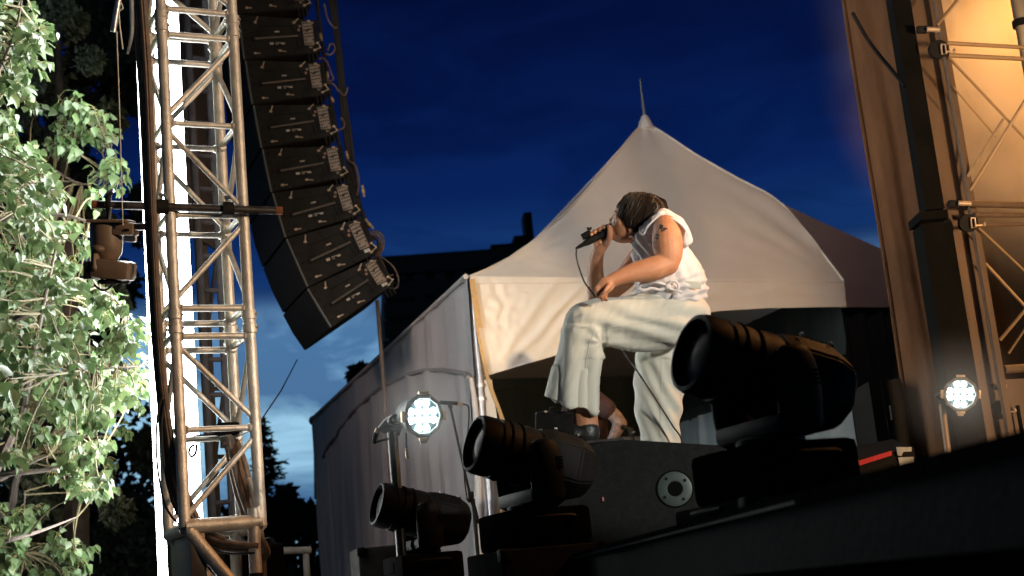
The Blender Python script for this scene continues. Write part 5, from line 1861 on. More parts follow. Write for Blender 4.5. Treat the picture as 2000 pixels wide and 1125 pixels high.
def scrim(u, v):
    p = sa.lerp(sb, u)
    z = lerp(ZHI, DECK, v)
    n_ = Vector((0, -1, 0))
    h = 0.035 * noise.noise(Vector((u * 2.5, z * 0.8, 1.0))) + 0.03 * math.exp(-((u - 0.12 - 0.05 * math.sin(z)) / 0.10) ** 2) - 0.05 * math.exp(-(u / 0.08) ** 2) + 0.012 * math.sin(u * 16 + z)
    return Vector((p.x, p.y, z)) + n_ * h


sc_t = thing('scrim_cloth', 'tall brown cloth hanging at the left edge of the right stage leg', 'drape', (sa.x, sa.y, DECK))
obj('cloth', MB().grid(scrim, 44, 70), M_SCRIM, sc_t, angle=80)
obj('side_hem', MB().tube([scrim(0, i / 40) for i in range(41)], 0.014, 8), M_SCRIM, sc_t)
obj('loose_cord', MB().tube([P(1665, 25, 7.25), P(1700, 85, 7.2), P(1740, 135, 7.15), P(1768, 168, 7.0)], 0.010, 7, smooth=4), M_BLACK, sc_t)
ms2 = thing('black_mast', 'wide black vertical mast in front of the brown cloth', 'mast', (P(1800, 450, 7.0).x, P(1800, 450, 7.0).y, DECK))
zc = PV(418, (P(1825, 418, 6.95).x, P(1825, 418, 6.95).y)).z
obj('upper_section', vert_slab(1771, 1808, 180, 6.98, 6.98, zc + 0.002, ZHI, 0.10), M_MASTBLACK, ms2, smooth=False)
obj('lower_section', vert_slab(1807, 1866, 480, 6.9, 6.9, DECK, zc - 0.045, 0.16), M_MASTBLACK, ms2, smooth=False)
obj('collar', vert_slab(1796, 1852, 418, 6.87, 6.87, zc - 0.042, zc - 0.001, 0.20), M_MASTBLACK, ms2, smooth=False)
cmst = thing('aluminium_mast', 'brown lit aluminium mast on the far right with rails and pins', 'mast', (P(1920, 600, 7.1).x, P(1920, 600, 7.1).y, DECK))
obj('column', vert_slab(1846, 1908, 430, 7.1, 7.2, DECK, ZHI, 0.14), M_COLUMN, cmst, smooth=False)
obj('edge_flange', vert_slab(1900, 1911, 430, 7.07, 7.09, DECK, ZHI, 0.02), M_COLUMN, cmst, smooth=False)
DR = 7.0
for (x0, y0, x1, y1, rr, lab) in ((1848, 84, 2040, 95, 0.010, None), (1852, 108, 2040, 117, 0.011, None)):
    obj('rail', MB().tube([P(x0, y0, DR), P(x1, y1, DR + .2)], rr, 10), M_WIRE, cmst)
rl = [(1890, 392, 2040, 396, 12), (1902, 415, 2040, 416, 9), (1906, 436, 2040, 434, 7)]
for (x0, y0, x1, y1, w_) in rl:
    c0, c1_ = P(x0, y0 + w_ / 2, DR), P(x1, y1 + w_ / 2, DR + .25)
    obj('rail', MB().tube([c0, c1_], w_ / 2 * DR / F_PX * 1.15, 10), M_COLUMN, cmst)
obj('rail', MB().tube([P(1960, 722, DR), P(2040, 716, DR + .1)], 0.022, 10), M_COLUMN, cmst)
for (x, y) in ((1823, 57), (1884, 397), (1953, 755)):
    obj('lock_pin', MB().tube([P(x - 12, y, DR - 0.03), P(x + 12, y + 1, DR - 0.03)], 0.0125, 12), M_LATCH, cmst)
    obj('pin_seat', MB().cbox(P(x - 22, y + 1, DR), (0.05, 0.04, 0.035), 0.006, RY), M_BLACK, cmst)
for (x, y) in ((1840, 97), (1898, 436), (1958, 800)):
    k_t = obj('brace_clamp', MB().lathe([(0.02, -0.02), (0.045, -0.02), (0.045, 0.02), (0.02, 0.02)], frame(P(x - 8, y, DR - 0.03), RIGHT, UP, -FWD), 16), M_BLACK, cmst)
    lp = MB()
    pts = [P(x + 2 + dx, y + dy, DR - 0.06) for dx, dy in ((-4, -10), (4, -10), (6, 8), (-2, 9), (-4, -10))]
    lp.tube(pts, 0.0045, 6)
    lp.tube([P(x + 6, y + 4, DR - 0.06), P(x + 24, y + 4, DR - 0.06)], 0.004, 6)
    lp.ellipsoid(P(x + 24, y + 2, DR - 0.06), (RIGHT * 0.009, FWD * 0.009, UP * 0.012), 8, 6)
    obj('clamp_loop', lp, M_LATCH, k_t)
for (x0, y0, x1, y1, rr) in ((1851, 110, 2030, 300, .007), (1862, 170, 1945, 268, .004), (2030, 150, 1892, 376, .008), (1960, 232, 1890, 345, .008), (1912, 445, 2040, 566, .006), (1925, 515, 2040, 640, .008), (2040, 560, 1953, 664, .009), (2040, 585, 1970, 690, .006), (2040, -30, 1990, -10, .006), (1830, 50, 1870, 0, .008)):
    obj('cross_rod', MB().tube([P(x0, y0, DR + 0.05), P(x1, y1, DR + 0.12)], rr, 8), M_WIRE, cmst)
obj('base_block', vert_slab(1904, 2060, 800, 6.95, 7.05, DECK, PV(742, (P(1920, 742, 6.95).x, P(1920, 742, 6.95).y)).z, 0.3), M_COLUMN, cmst, smooth=False)
obj('base_slot', vert_slab(1992, 1996, 820, 6.93, 6.94, DECK + 0.02, PV(790, (P(1994, 790, 6.93).x, P(1994, 790, 6.93).y)).z, 0.012), M_BLACK_MATT, cmst, smooth=False)
tb_ = thing('upright_tube', 'bright upright tube in the amber smoke at the top right corner', 'pipe', P(1995, 150, 7.4))
pa, pb = P(1990, 30, 7.4), P(2012, 190, 7.4)
obj('tube', MB().tube([vz(P(1998, 60, 7.5), 3.2), vz(P(1998, 60, 7.5), ZHI)], 0.036, 14), mat('pale_tube', (0.7, 0.6, 0.42), 0.5), tb_)
obj('ring_clamp', MB().lathe([(0.04, -0.018), (0.048, -0.018), (0.048, 0.018), (0.04, 0.018)], Matrix.Translation(PV(46, (P(1998, 60, 7.5).x, P(1998, 60, 7.5).y))), 14), M_SCAF, tb_)
# dark back cloth of the stage behind the masts
ba, bb = P(1880, 500, 10.2), P(2400, 500, 9.6)


def backcloth(u, v):
    p = ba.lerp(bb, u)
    return Vector((p.x, p.y, lerp(7.5, DECK, v))) + Vector((0, -1, 0)) * (0.05 * math.sin(u * 30) + 0.06 * noise.noise(Vector((u * 6, v * 3, 0))))


obj('back_cloth', MB().grid(backcloth, 60, 20), mat('stage_back_cloth', (0.02, 0.014, 0.009), 0.95, 0, 0.3, 2, spec=0.0), label='dark stage back cloth hanging far behind the right masts', cat='drape', loc=vz(ba, DECK), angle=80)
# pole below the right lamp
q1 = P(1841, 800, 6.75)
lp_ = thing('lamp_stand', 'short brown post standing below the right LED par', 'lamp stand', (q1.x, q1.y, DECK))
obj('pole', MB().tube([P(1840, 790, 6.75), vz(P(1846, 880, 6.75), DECK)], 0.016, 10), mat('brown_post', (0.22, 0.15, 0.10), 0.5, 0.3), lp_)
obj('foot', MB().cbox(vz(P(1846, 880, 6.75), DECK + 0.008), (0.2, 0.2, 0.012), 0.004), M_BLACK, lp_)
obj('bracket', MB().tube([P(1840, 795, 6.75), P(1852, 785, 6.78), P(1876, 800, 6.80)], 0.010, 8), M_PARBODY, lp_)

# dark rack and road case right of the big mover
rk_ = thing('equipment_rack', 'tall dark equipment rack beside the brown cloth', 'equipment rack', P(1735, 900, 7.4))
obj('cabinet', vert_slab(1712, 1776, 850, 7.3, 7.3, DECK, PV(738, (P(1740, 738, 7.3).x, P(1740, 738, 7.3).y)).z, 0.4), M_BLACK, rk_, smooth=False)
obj('latch', MB().cbox(P(1742, 806, 7.27), (0.016, 0.02, 0.075), 0.004), M_RAIL, rk_)
obj('door_seam', MB().box(P(1730, 800, 7.285), (0.005, 0.01, 0.30)), M_BLACK_MATT, rk_, smooth=False)
DRC = 6.2
rc_ = thing('road_case', 'black road case with a red stripe and silver corners on the deck', 'road case', P(1725, 905, DRC))
RYc = Matrix((RIGHT * math.cos(0.0) + UP * 0.0, FWD, UP)).transposed()


def caseq(pix, t, d=DRC):
    return MB().prism([P(x, y, d) for x, y in pix], FWD * t)


obj('body', MB().prism([vz(P(1672, 925, DRC), DECK + .002), vz(P(1785, 905, DRC), DECK + .002), P(1785, 874, DRC), P(1672, 897, DRC)], FWD * 0.35), M_CASE, rc_, smooth=False)
obj('red_stripe', caseq([(1676, 900), (1741, 880), (1741, 889), (1678, 909)], -0.006, DRC - 0.001), mat('red_case_stripe', (0.45, 0.02, 0.03), 0.5), rc_, smooth=False)
M_SILV = mat('silver_case_corner', (0.62, 0.62, 0.60), 0.35, 0.6, 0.1, 40)
for pix in ([(1750, 873), (1779, 873), (1779, 881), (1763, 882), (1759, 890), (1752, 889)], [(1753, 893), (1783, 892), (1783, 903), (1766, 906), (1757, 914)], [(1671, 899), (1675, 897), (1676, 931), (1674, 931)]):
    obj('silver_corner', caseq(pix, -0.012, DRC - 0.002), M_SILV, rc_, smooth=False)
obj('white_mark', MB().prism([P(1707, 899, DRC - .004), P(1711, 899, DRC - .004), P(1709, 892, DRC - .004)], FWD * -0.003), M_PAPER, rc_, smooth=False)
bc_ = thing('road_case', 'low case with a blue stripe left of the red striped case', 'road case', P(1640, 920, 6.0))
obj('body', MB().prism([vz(P(1600, 940, 6.0), DECK + .002), vz(P(1664, 930, 6.0), DECK + .002), P(1664, 900, 6.0), P(1600, 914, 6.0)], FWD * 0.3), M_CASE, bc_, smooth=False)
obj('blue_stripe', caseq([(1620, 911), (1657, 903), (1656, 910), (1621, 919)], -0.006, 5.999), mat('blue_case_stripe', (0.02, 0.04, 0.55), 0.5), bc_, smooth=False)
obj('floor_plate', MB().cbox(P(1602, 938, 4.9), (0.13, 0.2, 0.02), 0.004, RY), mat('grey_plate', (0.28, 0.30, 0.28), 0.5), loc=P(1602, 938, 4.9), label='small grey metal plate on the deck below the largest spotlight', cat='plate')

# amber smoke drifting round the masts: a closed volume with soft density inside
sm = bpy.data.materials.new('stage_smoke')
sm.use_nodes = True
nt = sm.node_tree
nt.nodes.clear()
out = nt.nodes.new('ShaderNodeOutputMaterial')
pv_ = nt.nodes.new('ShaderNodeVolumePrincipled')
pv_.inputs['Color'].default_value = (0.92, 0.90, 0.88, 1)
pv_.inputs['Anisotropy'].default_value = 0.25
tc = nt.nodes.new('ShaderNodeTexCoord')
no = nt.nodes.new('ShaderNodeTexNoise')
no.inputs['Scale'].default_value = 1.7
no.inputs['Detail'].default_value = 4
nt.links.new(tc.outputs['Object'], no.inputs['Vector'])
rp = nt.nodes.new('ShaderNodeMapRange')
rp.inputs['From Min'].default_value = 0.38
rp.inputs['From Max'].default_value = 0.66
rp.inputs['To Min'].default_value = 0.12
rp.inputs['To Max'].default_value = 1.0
nt.links.new(no.outputs['Fac'], rp.inputs['Value'])
# soft ellipsoidal envelope so the smoke thins out before the walls of its box
mpn = nt.nodes.new('ShaderNodeMapping')
mpn.vector_type = 'POINT'
mpn.inputs['Scale'].default_value = (1 / 1.62, 1 / 1.85, 1 / 1.9)
nt.links.new(tc.outputs['Object'], mpn.inputs['Vector'])
ln = nt.nodes.new('ShaderNodeVectorMath')
ln.operation = 'LENGTH'
nt.links.new(mpn.outputs[0], ln.inputs[0])
sm_ = nt.nodes.new('ShaderNodeMapRange')
sm_.interpolation_type = 'SMOOTHSTEP'
sm_.inputs['From Min'].default_value = 1.0
sm_.inputs['From Max'].default_value = 0.25
sm_.inputs['To Min'].default_value = 0.0
sm_.inputs['To Max'].default_value = 1.0
nt.links.new(ln.outputs['Value'], sm_.inputs['Value'])
ml = nt.nodes.new('ShaderNodeMath')
ml.operation = 'MULTIPLY'
nt.links.new(rp.outputs[0], ml.inputs[0])
nt.links.new(sm_.outputs[0], ml.inputs[1])
m2 = nt.nodes.new('ShaderNodeMath')
m2.operation = 'MULTIPLY'
m2.inputs[1].default_value = 1.1
nt.links.new(ml.outputs[0], m2.inputs[0])
nt.links.new(m2.outputs[0], pv_.inputs['Density'])
nt.links.new(pv_.outputs[0], out.inputs['Volume'])
sc0 = P(2110, 20, 8.5)
smo = obj('smoke', MB().box(sc0, (3.8, 3.8, 3.9)), sm, loc=sc0, kind='stuff', smooth=False, label='amber lit stage smoke drifting round the right masts', cat='smoke')


# added haze imitating lens glow round the two lit par lamps: closed round volumes, densest in the middle
def glow_haze(c, R, dens, label):
    m_ = bpy.data.materials.new('glow_haze')
    m_.use_nodes = True
    nt = m_.node_tree
    nt.nodes.clear()
    o_ = nt.nodes.new('ShaderNodeOutputMaterial')
    v_ = nt.nodes.new('ShaderNodeVolumePrincipled')
    v_.inputs['Color'].default_value = (0.92, 0.94, 0.95, 1)
    t_ = nt.nodes.new('ShaderNodeTexCoord')
    l_ = nt.nodes.new('ShaderNodeVectorMath')
    l_.operation = 'LENGTH'
    nt.links.new(t_.outputs['Object'], l_.inputs[0])
    r_ = nt.nodes.new('ShaderNodeMapRange')
    r_.interpolation_type = 'SMOOTHSTEP'
    r_.inputs['From Min'].default_value = R * 0.97
    r_.inputs['From Max'].default_value = 0.0
    r_.inputs['To Min'].default_value = 0.0
    r_.inputs['To Max'].default_value = dens
    nt.links.new(l_.outputs['Value'], r_.inputs['Value'])
    nt.links.new(r_.outputs[0], v_.inputs['Density'])
    nt.links.new(v_.outputs[0], o_.inputs['Volume'])
    obj('glow_puff', MB().ellipsoid(c, (Vector((R, 0, 0)), Vector((0, R, 0)), Vector((0, 0, R))), 24, 16), m_, loc=c, kind='stuff', label=label, cat='haze')


glow_haze(P(826, 812, 6.6), 0.32, 0.55, 'thin added haze for the glow round the left LED par lamp')
glow_haze(P(1876, 770, 6.45), 0.34, 0.5, 'thin added haze for the glow round the right LED par lamp')
# ================================================================ THE SINGER
from mathutils.bvhtree import BVHTree
DS = 5.8


def H(x, y, o=0.0):
    return P(x, y, DS + o)


def voxel(mb, size, name='tmp', smooth_it=2, fac=0.5):
    """join overlapping shapes into one continuous skin"""
    me = bpy.data.meshes.new(name)
    me.from_pydata([tuple(v) for v in mb.v], [], mb.f)
    bm = bmesh.new(); bm.from_mesh(me)
    bmesh.ops.recalc_face_normals(bm, faces=bm.faces[:])
    bm.to_mesh(me); bm.free()
    o = bpy.data.objects.new(name, me)
    COL.objects.link(o)
    md_ = o.modifiers.new('r', 'REMESH')
    md_.mode = 'VOXEL'
    md_.voxel_size = size
    ms__ = o.modifiers.new('s', 'SMOOTH')
    ms__.iterations = smooth_it
    ms__.factor = fac
    dg = bpy.context.evaluated_depsgraph_get()
    dg.update()
    ev = o.evaluated_get(dg)
    r_ = bpy.data.meshes.new_from_object(ev)
    bpy.data.objects.remove(o)
    return r_


def put(me, name, material, parent, displace=None, **kw):
    base = world_loc(parent)
    if displace:
        ns = [v.normal.copy() for v in me.vertices]
        for v, n in zip(me.vertices, ns):
            v.co = v.co + n * displace(v.co, n)
    for v in me.vertices:
        v.co = v.co - base
    for p in me.polygons:
        p.use_smooth = True
    me.materials.clear()
    me.materials.append(material)
    me.name = name
    o = bpy.data.objects.new(name, me)
    COL.objects.link(o)
    o.parent = parent
    return tag(o, **kw)


def skin_mat(name, c, c2):
    m = mat(name, c, 0.48, 0, 0, 22, 0.25, 260, c2=c2, spec=0.35)
    b_ = m.node_tree.nodes['Principled BSDF']
    b_.inputs['Subsurface Weight'].default_value = 0.12
    b_.inputs['Subsurface Radius'].default_value = (0.012, 0.005, 0.003)
    b_.inputs['Subsurface Scale'].default_value = 0.6
    return m


M_SKIN = skin_mat('singer_skin', (0.56, 0.265, 0.145), (0.46, 0.19, 0.095))
M_HAIR = mat('dark_brown_hair', (0.011, 0.0065, 0.004), 0.6, 0, 0.4, 60, spec=0.2)
M_PANTS = mat('cream_trouser_cloth', (0.70, 0.675, 0.58), 0.85, 0, 0.05, 6, 0.25, 700, sheen=0.2)
M_SHIRT = mat('white_jersey', (0.74, 0.70, 0.70), 0.85, 0, 0.04, 8, 0.2, 600, sheen=0.15)
M_SHOE = mat('dark_leather', (0.022, 0.022, 0.020), 0.38, 0, 0.3, 20, 0.2, 120)
M_SOLE = mat('tan_sole', (0.42, 0.30, 0.15), 0.6)
M_INK = mat('tattoo_ink', (0.045, 0.030, 0.028), 0.6)

sgl = thing('person', 'singer in a white sleeveless top and cream flared trousers bending into a microphone', 'person', (H(1290, 900).x, H(1290, 900).y, DECK))

# ---- head axes: looks to the left of the picture, chin lifted a little
HF = (-RIGHT * 0.985 + UP * 0.17).normalized()          # face direction
HU = (UP * 0.985 + RIGHT * 0.17).normalized()
HC = H(1243, 425)
sk = MB()
sk.ellipsoid(H(1246, 421), (HF * 0.094, FWD * 0.076, HU * 0.085), 28, 18)        # cranium
sk.ellipsoid(H(1222, 438), (HF * 0.060, FWD * 0.064, HU * 0.074), 24, 14)        # face mass
sk.limb([H(1209, 416), H(1206, 423), H(1203, 440), H(1203, 455), H(1204, 464)], [(0.020, 0.050), (0.018, 0.050), (0.020, 0.040), (0.020, 0.032), (0.016, 0.026)], 16, 5)  # profile of the face
sk.limb([H(1203, 463), H(1212, 466), H(1224, 466), H(1236, 462)], [(0.017, 0.024), (0.018, 0.040), (0.018, 0.054), (0.018, 0.058)], 16, 4)   # jaw
sk.limb([H(1204, 417), H(1199.5, 424), H(1193, 430.5)], [(0.008, 0.010), (0.0095, 0.012), (0.0085, 0.012)], 12, 4)   # nose bridge
sk.ellipsoid(H(1193.5, 431.5), (HF * 0.0095, FWD * 0.014, HU * 0.008), 12, 8)    # nose tip
sk.limb([H(1203, 415.5, -0.03), H(1202, 414.5), H(1203, 415.5, 0.03)], [0.007, 0.007, 0.007], 10, 3, HU)   # brow
sk.limb([H(1197, 440, -0.018), H(1195, 440.5), H(1197, 440, 0.018)], [0.0055, 0.006, 0.0055], 10, 3, HU)  # upper lip
sk.limb([H(1198.5, 449, -0.016), H(1196.5, 450), H(1198.5, 449, 0.016)], [0.006, 0.0065, 0.006], 10, 3, HU)  # lower lip
sk.ellipsoid(H(1202, 465), (HF * 0.013, FWD * 0.02, HU * 0.012), 12, 8)          # chin
sk.limb([H(1240, 452), H(1255, 462), H(1270, 466), H(1288, 470)], [(0.050, 0.052), (0.050, 0.052), (0.054, 0.058), (0.06, 0.07)], 18, 4)    # neck
for s in (-1, 1):
    sk.ellipsoid(H(1234, 441, s * 0.073), (HF * 0.016, FWD * 0.007, HU * 0.029), 12, 8)    # ear
    sk.ellipsoid(H(1232, 452, s * 0.072), (HF * 0.008, FWD * 0.006, HU * 0.010), 10, 6)
    sk.ellipsoid(H(1213, 433, s * 0.05), (HF * 0.022, FWD * 0.012, HU * 0.02), 10, 6)      # cheekbone
# ---- trunk and legs under the clothes
sk.limb([H(1318, 590), H(1310, 548), H(1298, 500), H(1294, 465)], [(0.078, 0.125), (0.092, 0.13), (0.10, 0.14), (0.088, 0.138)], 20, 5)
sk.limb([H(1300, 455, -0.15), H(1298, 452, 0), H(1296, 455, 0.15)], [(0.05, 0.05), (0.065, 0.06), (0.05, 0.05)], 16, 4, UP)
sk.limb([H(1318, 619, -0.08), H(1250, 632, -0.12), H(1150, 632, -0.14), H(1140, 640, -0.14), H(1136, 740, -0.16), H(1143, 812, -0.17), H(1146, 845, -0.18)],
        [(0.078, 0.078), (0.070, 0.070), (0.058, 0.058), (0.056, 0.056), (0.056, 0.054), (0.050, 0.042), (0.050, 0.042)], 16, 5)
sk.limb([H(1318, 622, 0.10), H(1300, 760, 0.14), H(1290, 850, 0.15), H(1290, 1000, 0.15), H(1290, 1050, 0.15)], [(0.070, 0.070), (0.062, 0.062), (0.052, 0.052), (0.042, 0.040), (0.044, 0.04)], 16, 5)
sk.limb([H(1150, 852, -0.18), H(1120, 862, -0.18), H(1070, 868, -0.18)], [(0.030, 0.036), (0.028, 0.04), (0.018, 0.038)], 14, 4)
sk.limb([H(1292, 1062, 0.15), H(1262, 1068, 0.15), H(1210, 1070, 0.15)], [(0.030, 0.036), (0.028, 0.04), (0.018, 0.038)], 14, 4)
# ---- near (left) arm: bare shoulder, bent elbow, forearm across the belly
sk.limb([H(1300, 444, -0.165), H(1303, 468, -0.195), H(1305, 495, -0.215), H(1303, 516, -0.225)], [(0.052, 0.050), (0.060, 0.056), (0.057, 0.052), (0.047, 0.044)], 20, 5)
sk.limb([H(1304, 515, -0.225), H(1275, 525, -0.245), H(1240, 532, -0.26), H(1212, 541, -0.275), H(1195, 548, -0.285)], [(0.046, 0.044), (0.048, 0.045), (0.040, 0.038), (0.030, 0.028), (0.026, 0.022)], 18, 5)


def finger(base, mid_, tip, r0, r1):
    sk.limb([base, mid_, tip], [r0, (r0 + r1) / 2, r1], 10, 5)


w_ = H(1193, 549, -0.287)
sk.limb([w_, H(1187, 554, -0.292), H(1180, 561, -0.295)], [(0.024, 0.020), (0.031, 0.018), (0.030, 0.014)], 14, 4)
for k, (bx, by, mx_, my, tx_, ty_) in enumerate(((1172, 557, 1165, 563, 1163, 572), (1176, 562, 1168, 571, 1168, 581), (1181, 566, 1175, 576, 1177, 586), (1186, 568, 1182, 578, 1185, 586))):
    finger(H(bx + 2, by - 1, -0.295 + 0.002 * k), H(mx_, my, -0.300 + 0.002 * k), H(tx_, ty_, -0.292 + 0.002 * k), 0.0092 - 0.0004 * k, 0.0068)
finger(H(1190, 556, -0.305), H(1183, 566, -0.322), H(1177, 573, -0.322), 0.0105, 0.008)
# ---- far (right) arm: elbow on the knee, forearm upright, hand round the microphone
sk.limb([H(1290, 460, 0.16), H(1255, 500, 0.21), H(1215, 548, 0.22), H(1172, 580, 0.20)], [(0.050, 0.05), (0.052, 0.048), (0.047, 0.045), (0.042, 0.042)], 18, 5)
sk.limb([H(1166, 584, 0.20), H(1164, 555, 0.17), H(1163, 525, 0.13), H(1166, 500, 0.085), H(1171, 484, 0.055)], [(0.040, 0.040), (0.038, 0.036), (0.033, 0.031), (0.028, 0.025), (0.026, 0.022)], 18, 5)
m0, m1 = H(1193, 448, 0.0), H(1149, 472, 0.0)            # microphone head and tail
ma = (m0 - m1).normalized()
mn = (UP - ma * UP.dot(ma)).normalized()
mb_ = FWD


def mp(s, ang, rr):
    """point round the microphone: s along it from the tail, ang 0 = behind, 90 = on top"""
    a = math.radians(ang)
    return m1 + ma * s + (mb_ * math.cos(a) + mn * math.sin(a)) * rr


sk.limb([H(1171, 486, 0.052), H(1175, 474, 0.036), H(1178, 466, 0.026)], [(0.026, 0.022), (0.034, 0.021), (0.033, 0.016)], 14, 4)
for k, s in enumerate((0.084, 0.063, 0.043, 0.025)):
    rr = 0.0152 + 0.0086
    sk.limb([mp(s - 0.004, -62, rr + 0.004), mp(s, -15, rr + 0.005), mp(s + 0.001, 40, rr + 0.003), mp(s, 90, rr + 0.002), mp(s - 0.002, 128, rr)], [0.0098 - 0.0004 * k, 0.0096 - 0.0004 * k, 0.0092 - 0.0004 * k, 0.0088 - 0.0004 * k, 0.0072], 10, 4)
sk.limb([H(1184, 476, 0.02), H(1189, 466, -0.012), H(1190, 452, -0.028), H(1189, 441, -0.026)], [0.013, 0.0115, 0.0100, 0.0080], 12, 5)
body = put(voxel(sk, 0.0042, smooth_it=3), 'body', M_SKIN, sgl)
for s in (-1, 1):
    e_ = obj('eye', MB().ellipsoid(H(1206.5, 423, s * 0.030), (HF * 0.011, FWD * 0.011, HU * 0.011), 12, 8), mat('eye_white', (0.6, 0.55, 0.5), 0.25), body)
    obj('iris', MB().lathe([(0.0055, 0.0), (0.004, 0.0015), (0.0005, 0.002)], frame(H(1206.5, 423, s * 0.030) + HF * 0.0105, FWD, HU, HF), 12), M_HAIR, e_)
    obj('eyebrow', MB().tube([H(1206, 415, s * 0.044), H(1201.5, 413.3, s * 0.026), H(1201.5, 415, s * 0.012)], [0.002, 0.0035, 0.0025], 8, smooth=3), M_HAIR, body)
# in-ear monitor with its thin lead, and a neck chain
ie = obj('in_ear_monitor', MB().ellipsoid(H(1231.5, 461, -0.072), (HF * 0.006, FWD * 0.008, HU * 0.008), 10, 6), mat('pale_earpiece', (0.55, 0.40, 0.36), 0.3), sgl)
obj('earpiece_lead', MB().tube([H(1232, 461, -0.079), H(1236, 466, -0.078), H(1240, 471, -0.085), H(1243, 478, -0.09)], 0.0022, 6, smooth=4), M_PAPER, ie)

# ---- hair: cap plus combed strands ending in a ragged fringe
hb_ = MB()
hb_.ellipsoid(H(1250, 415.5), (HF * 0.098, FWD * 0.088, HU * 0.079), 28, 18)
hb_.ellipsoid(H(1262, 410), (HF * 0.082, FWD * 0.083, HU * 0.063), 24, 14)
hb_.ellipsoid(H(1281, 410), (HF * 0.048, FWD * 0.066, HU * 0.046), 20, 12)
hb_.ellipsoid(H(1258, 434), (HF * 0.058, FWD * 0.088, HU * 0.052), 20, 12)
hb_.ellipsoid(H(1276, 433), (HF * 0.05, FWD * 0.075, HU * 0.05), 20, 12)
hb_.ellipsoid(H(1230, 423, -0.03), (HF * 0.045, FWD * 0.056, HU * 0.040), 20, 12)
hb_.ellipsoid(H(1230, 423, 0.03), (HF * 0.045, FWD * 0.056, HU * 0.040), 20, 12)
hb_.ellipsoid(H(1238, 436, -0.055), (HF * 0.030, FWD * 0.030, HU * 0.036), 16, 10)
hb_.ellipsoid(H(1238, 436, 0.055), (HF * 0.030, FWD * 0.030, HU * 0.036), 16, 10)
hb_.ellipsoid(H(1217, 408), (HF * 0.026, FWD * 0.060, HU * 0.034), 16, 10)
rh = random.Random(8)


def hdisp(p, n):
    q = p - HC
    return 0.004 * noise.noise(Vector((q.dot(HF + HU) * 90, q.dot(FWD) * 60, q.dot(HU - HF) * 14)))


hair = put(voxel(hb_, 0.005, smooth_it=2), 'hair', M_HAIR, sgl, hdisp)
# strands follow the cap
hbase = world_loc(hair)
bvh = BVHTree.FromPolygons([v.co + hbase for v in hair.data.vertices], [tuple(p.vertices) for p in hair.data.polygons])
ends_near = [(1203, 407), (1206, 413), (1210, 418), (1213, 424), (1215, 431), (1218, 436), (1221, 440), (1225, 445), (1229, 450), (1234, 453), (1240, 455), (1247, 456), (1254, 455), (1262, 452), (1270, 448), (1280, 440), (1290, 430), (1300, 417)]
st_ = MB()
st2 = MB()
for k in range(700):
    side = -1 if k % 5 else 1
    t0 = rh.random()
    fi = t0 * (len(ends_near) - 1.001)
    i0_ = int(fi)
    ex, ey = [lerp(ends_near[i0_][q], ends_near[i0_ + 1][q], fi - i0_) for q in (0, 1)]
    ex += rh.uniform(-2, 2); ey += rh.uniform(-3.0, 5.0)
    a_ = H(lerp(1230, 1290, t0) + rh.uniform(-3, 3), lerp(381, 393, t0) + rh.uniform(-3, 3), side * rh.uniform(0.0, 0.045))
    lat_ = 0.05 + 0.03 * min(1, max(0, (ex - 1203) / 25))
    b_ = H(ex, ey, side * lat_ * rh.uniform(0.75, 1.1))
    pts = []
    for i in range(9):
        t = i / 8
        q = a_.lerp(b_, t)
        loc, nrm, idx, dist = bvh.find_nearest(q + (q - HC).normalized() * 0.05)
        if loc is None:
            continue
        if t < 0.85 or (q - loc).length < 0.03:
            q = loc + nrm * rh.uniform(0.0005, 0.0055)
        pts.append(q)
    rr = rh.uniform(0.0012, 0.0026)
    st_.tube(pts, [rr] * (len(pts) - 2) + [rr * 0.7, rr * 0.25], 4, cap=False)
for k in range(60):                                     # wet locks over the nape, lifted, a golden highlight put into their lighter colour
    t0 = rh.random()
    pts = [H(lerp(1262, 1276, t0), lerp(386, 383, t0), -0.02 - 0.03 * rh.random()), H(lerp(1272, 1290, t0), 391 + rh.uniform(-3, 3), -0.045), H(lerp(1268, 1300, t0) + rh.uniform(-3, 3), 401 + rh.uniform(-4, 4), -0.055), H(lerp(1268, 1304, t0) + rh.uniform(-4, 3), 413 + rh.uniform(-3, 3), -0.05)]
    q2 = []
    for q in catmull(pts, [0] * 4, 4)[0]:
        loc, nrm, idx, dist = bvh.find_nearest(q)
        q2.append(loc + nrm * rh.uniform(0.002, 0.006))
    st2.tube(q2, [0.0022] * (len(q2) - 1) + [0.0006], 4, cap=False)
obj('strand', st_, M_HAIR, hair, kind='stuff')
obj('wet_highlight_lock', st2, mat('wet_highlight_hair', (0.075, 0.040, 0.018), 0.45, 0, 0.4, 60, spec=0.4), hair, kind='stuff')

# ---- sleeveless top
sh = MB()
sh.limb([H(1311, 588), H(1310, 572), H(1307, 545), H(1297, 515), H(1292, 488), H(1293, 462)], [(0.142, 0.185), (0.148, 0.19), (0.146, 0.19), (0.132, 0.182), (0.120, 0.178), (0.104, 0.165)], 24, 5, ends=(False, True))
sh.limb([H(1318, 440, -0.150), H(1300, 431, -0.10), H(1292, 430, 0), H(1296, 434, 0.12)], [(0.040, 0.038), (0.048, 0.045), (0.05, 0.05), (0.045, 0.045)], 16, 4, UP)
sh.limb([H(1252, 486, -0.05), H(1258, 462, -0.085), H(1276, 438, -0.115), H(1290, 424, -0.12)], [(0.036, 0.05), (0.034, 0.045), (0.030, 0.038), (0.026, 0.034)], 14, 4)
sh.limb([H(1252, 486, 0.05), H(1258, 462, 0.085), H(1276, 438, 0.115), H(1290, 424, 0.12)], [(0.036, 0.05), (0.034, 0.045), (0.030, 0.038), (0.026, 0.034)], 14, 4)
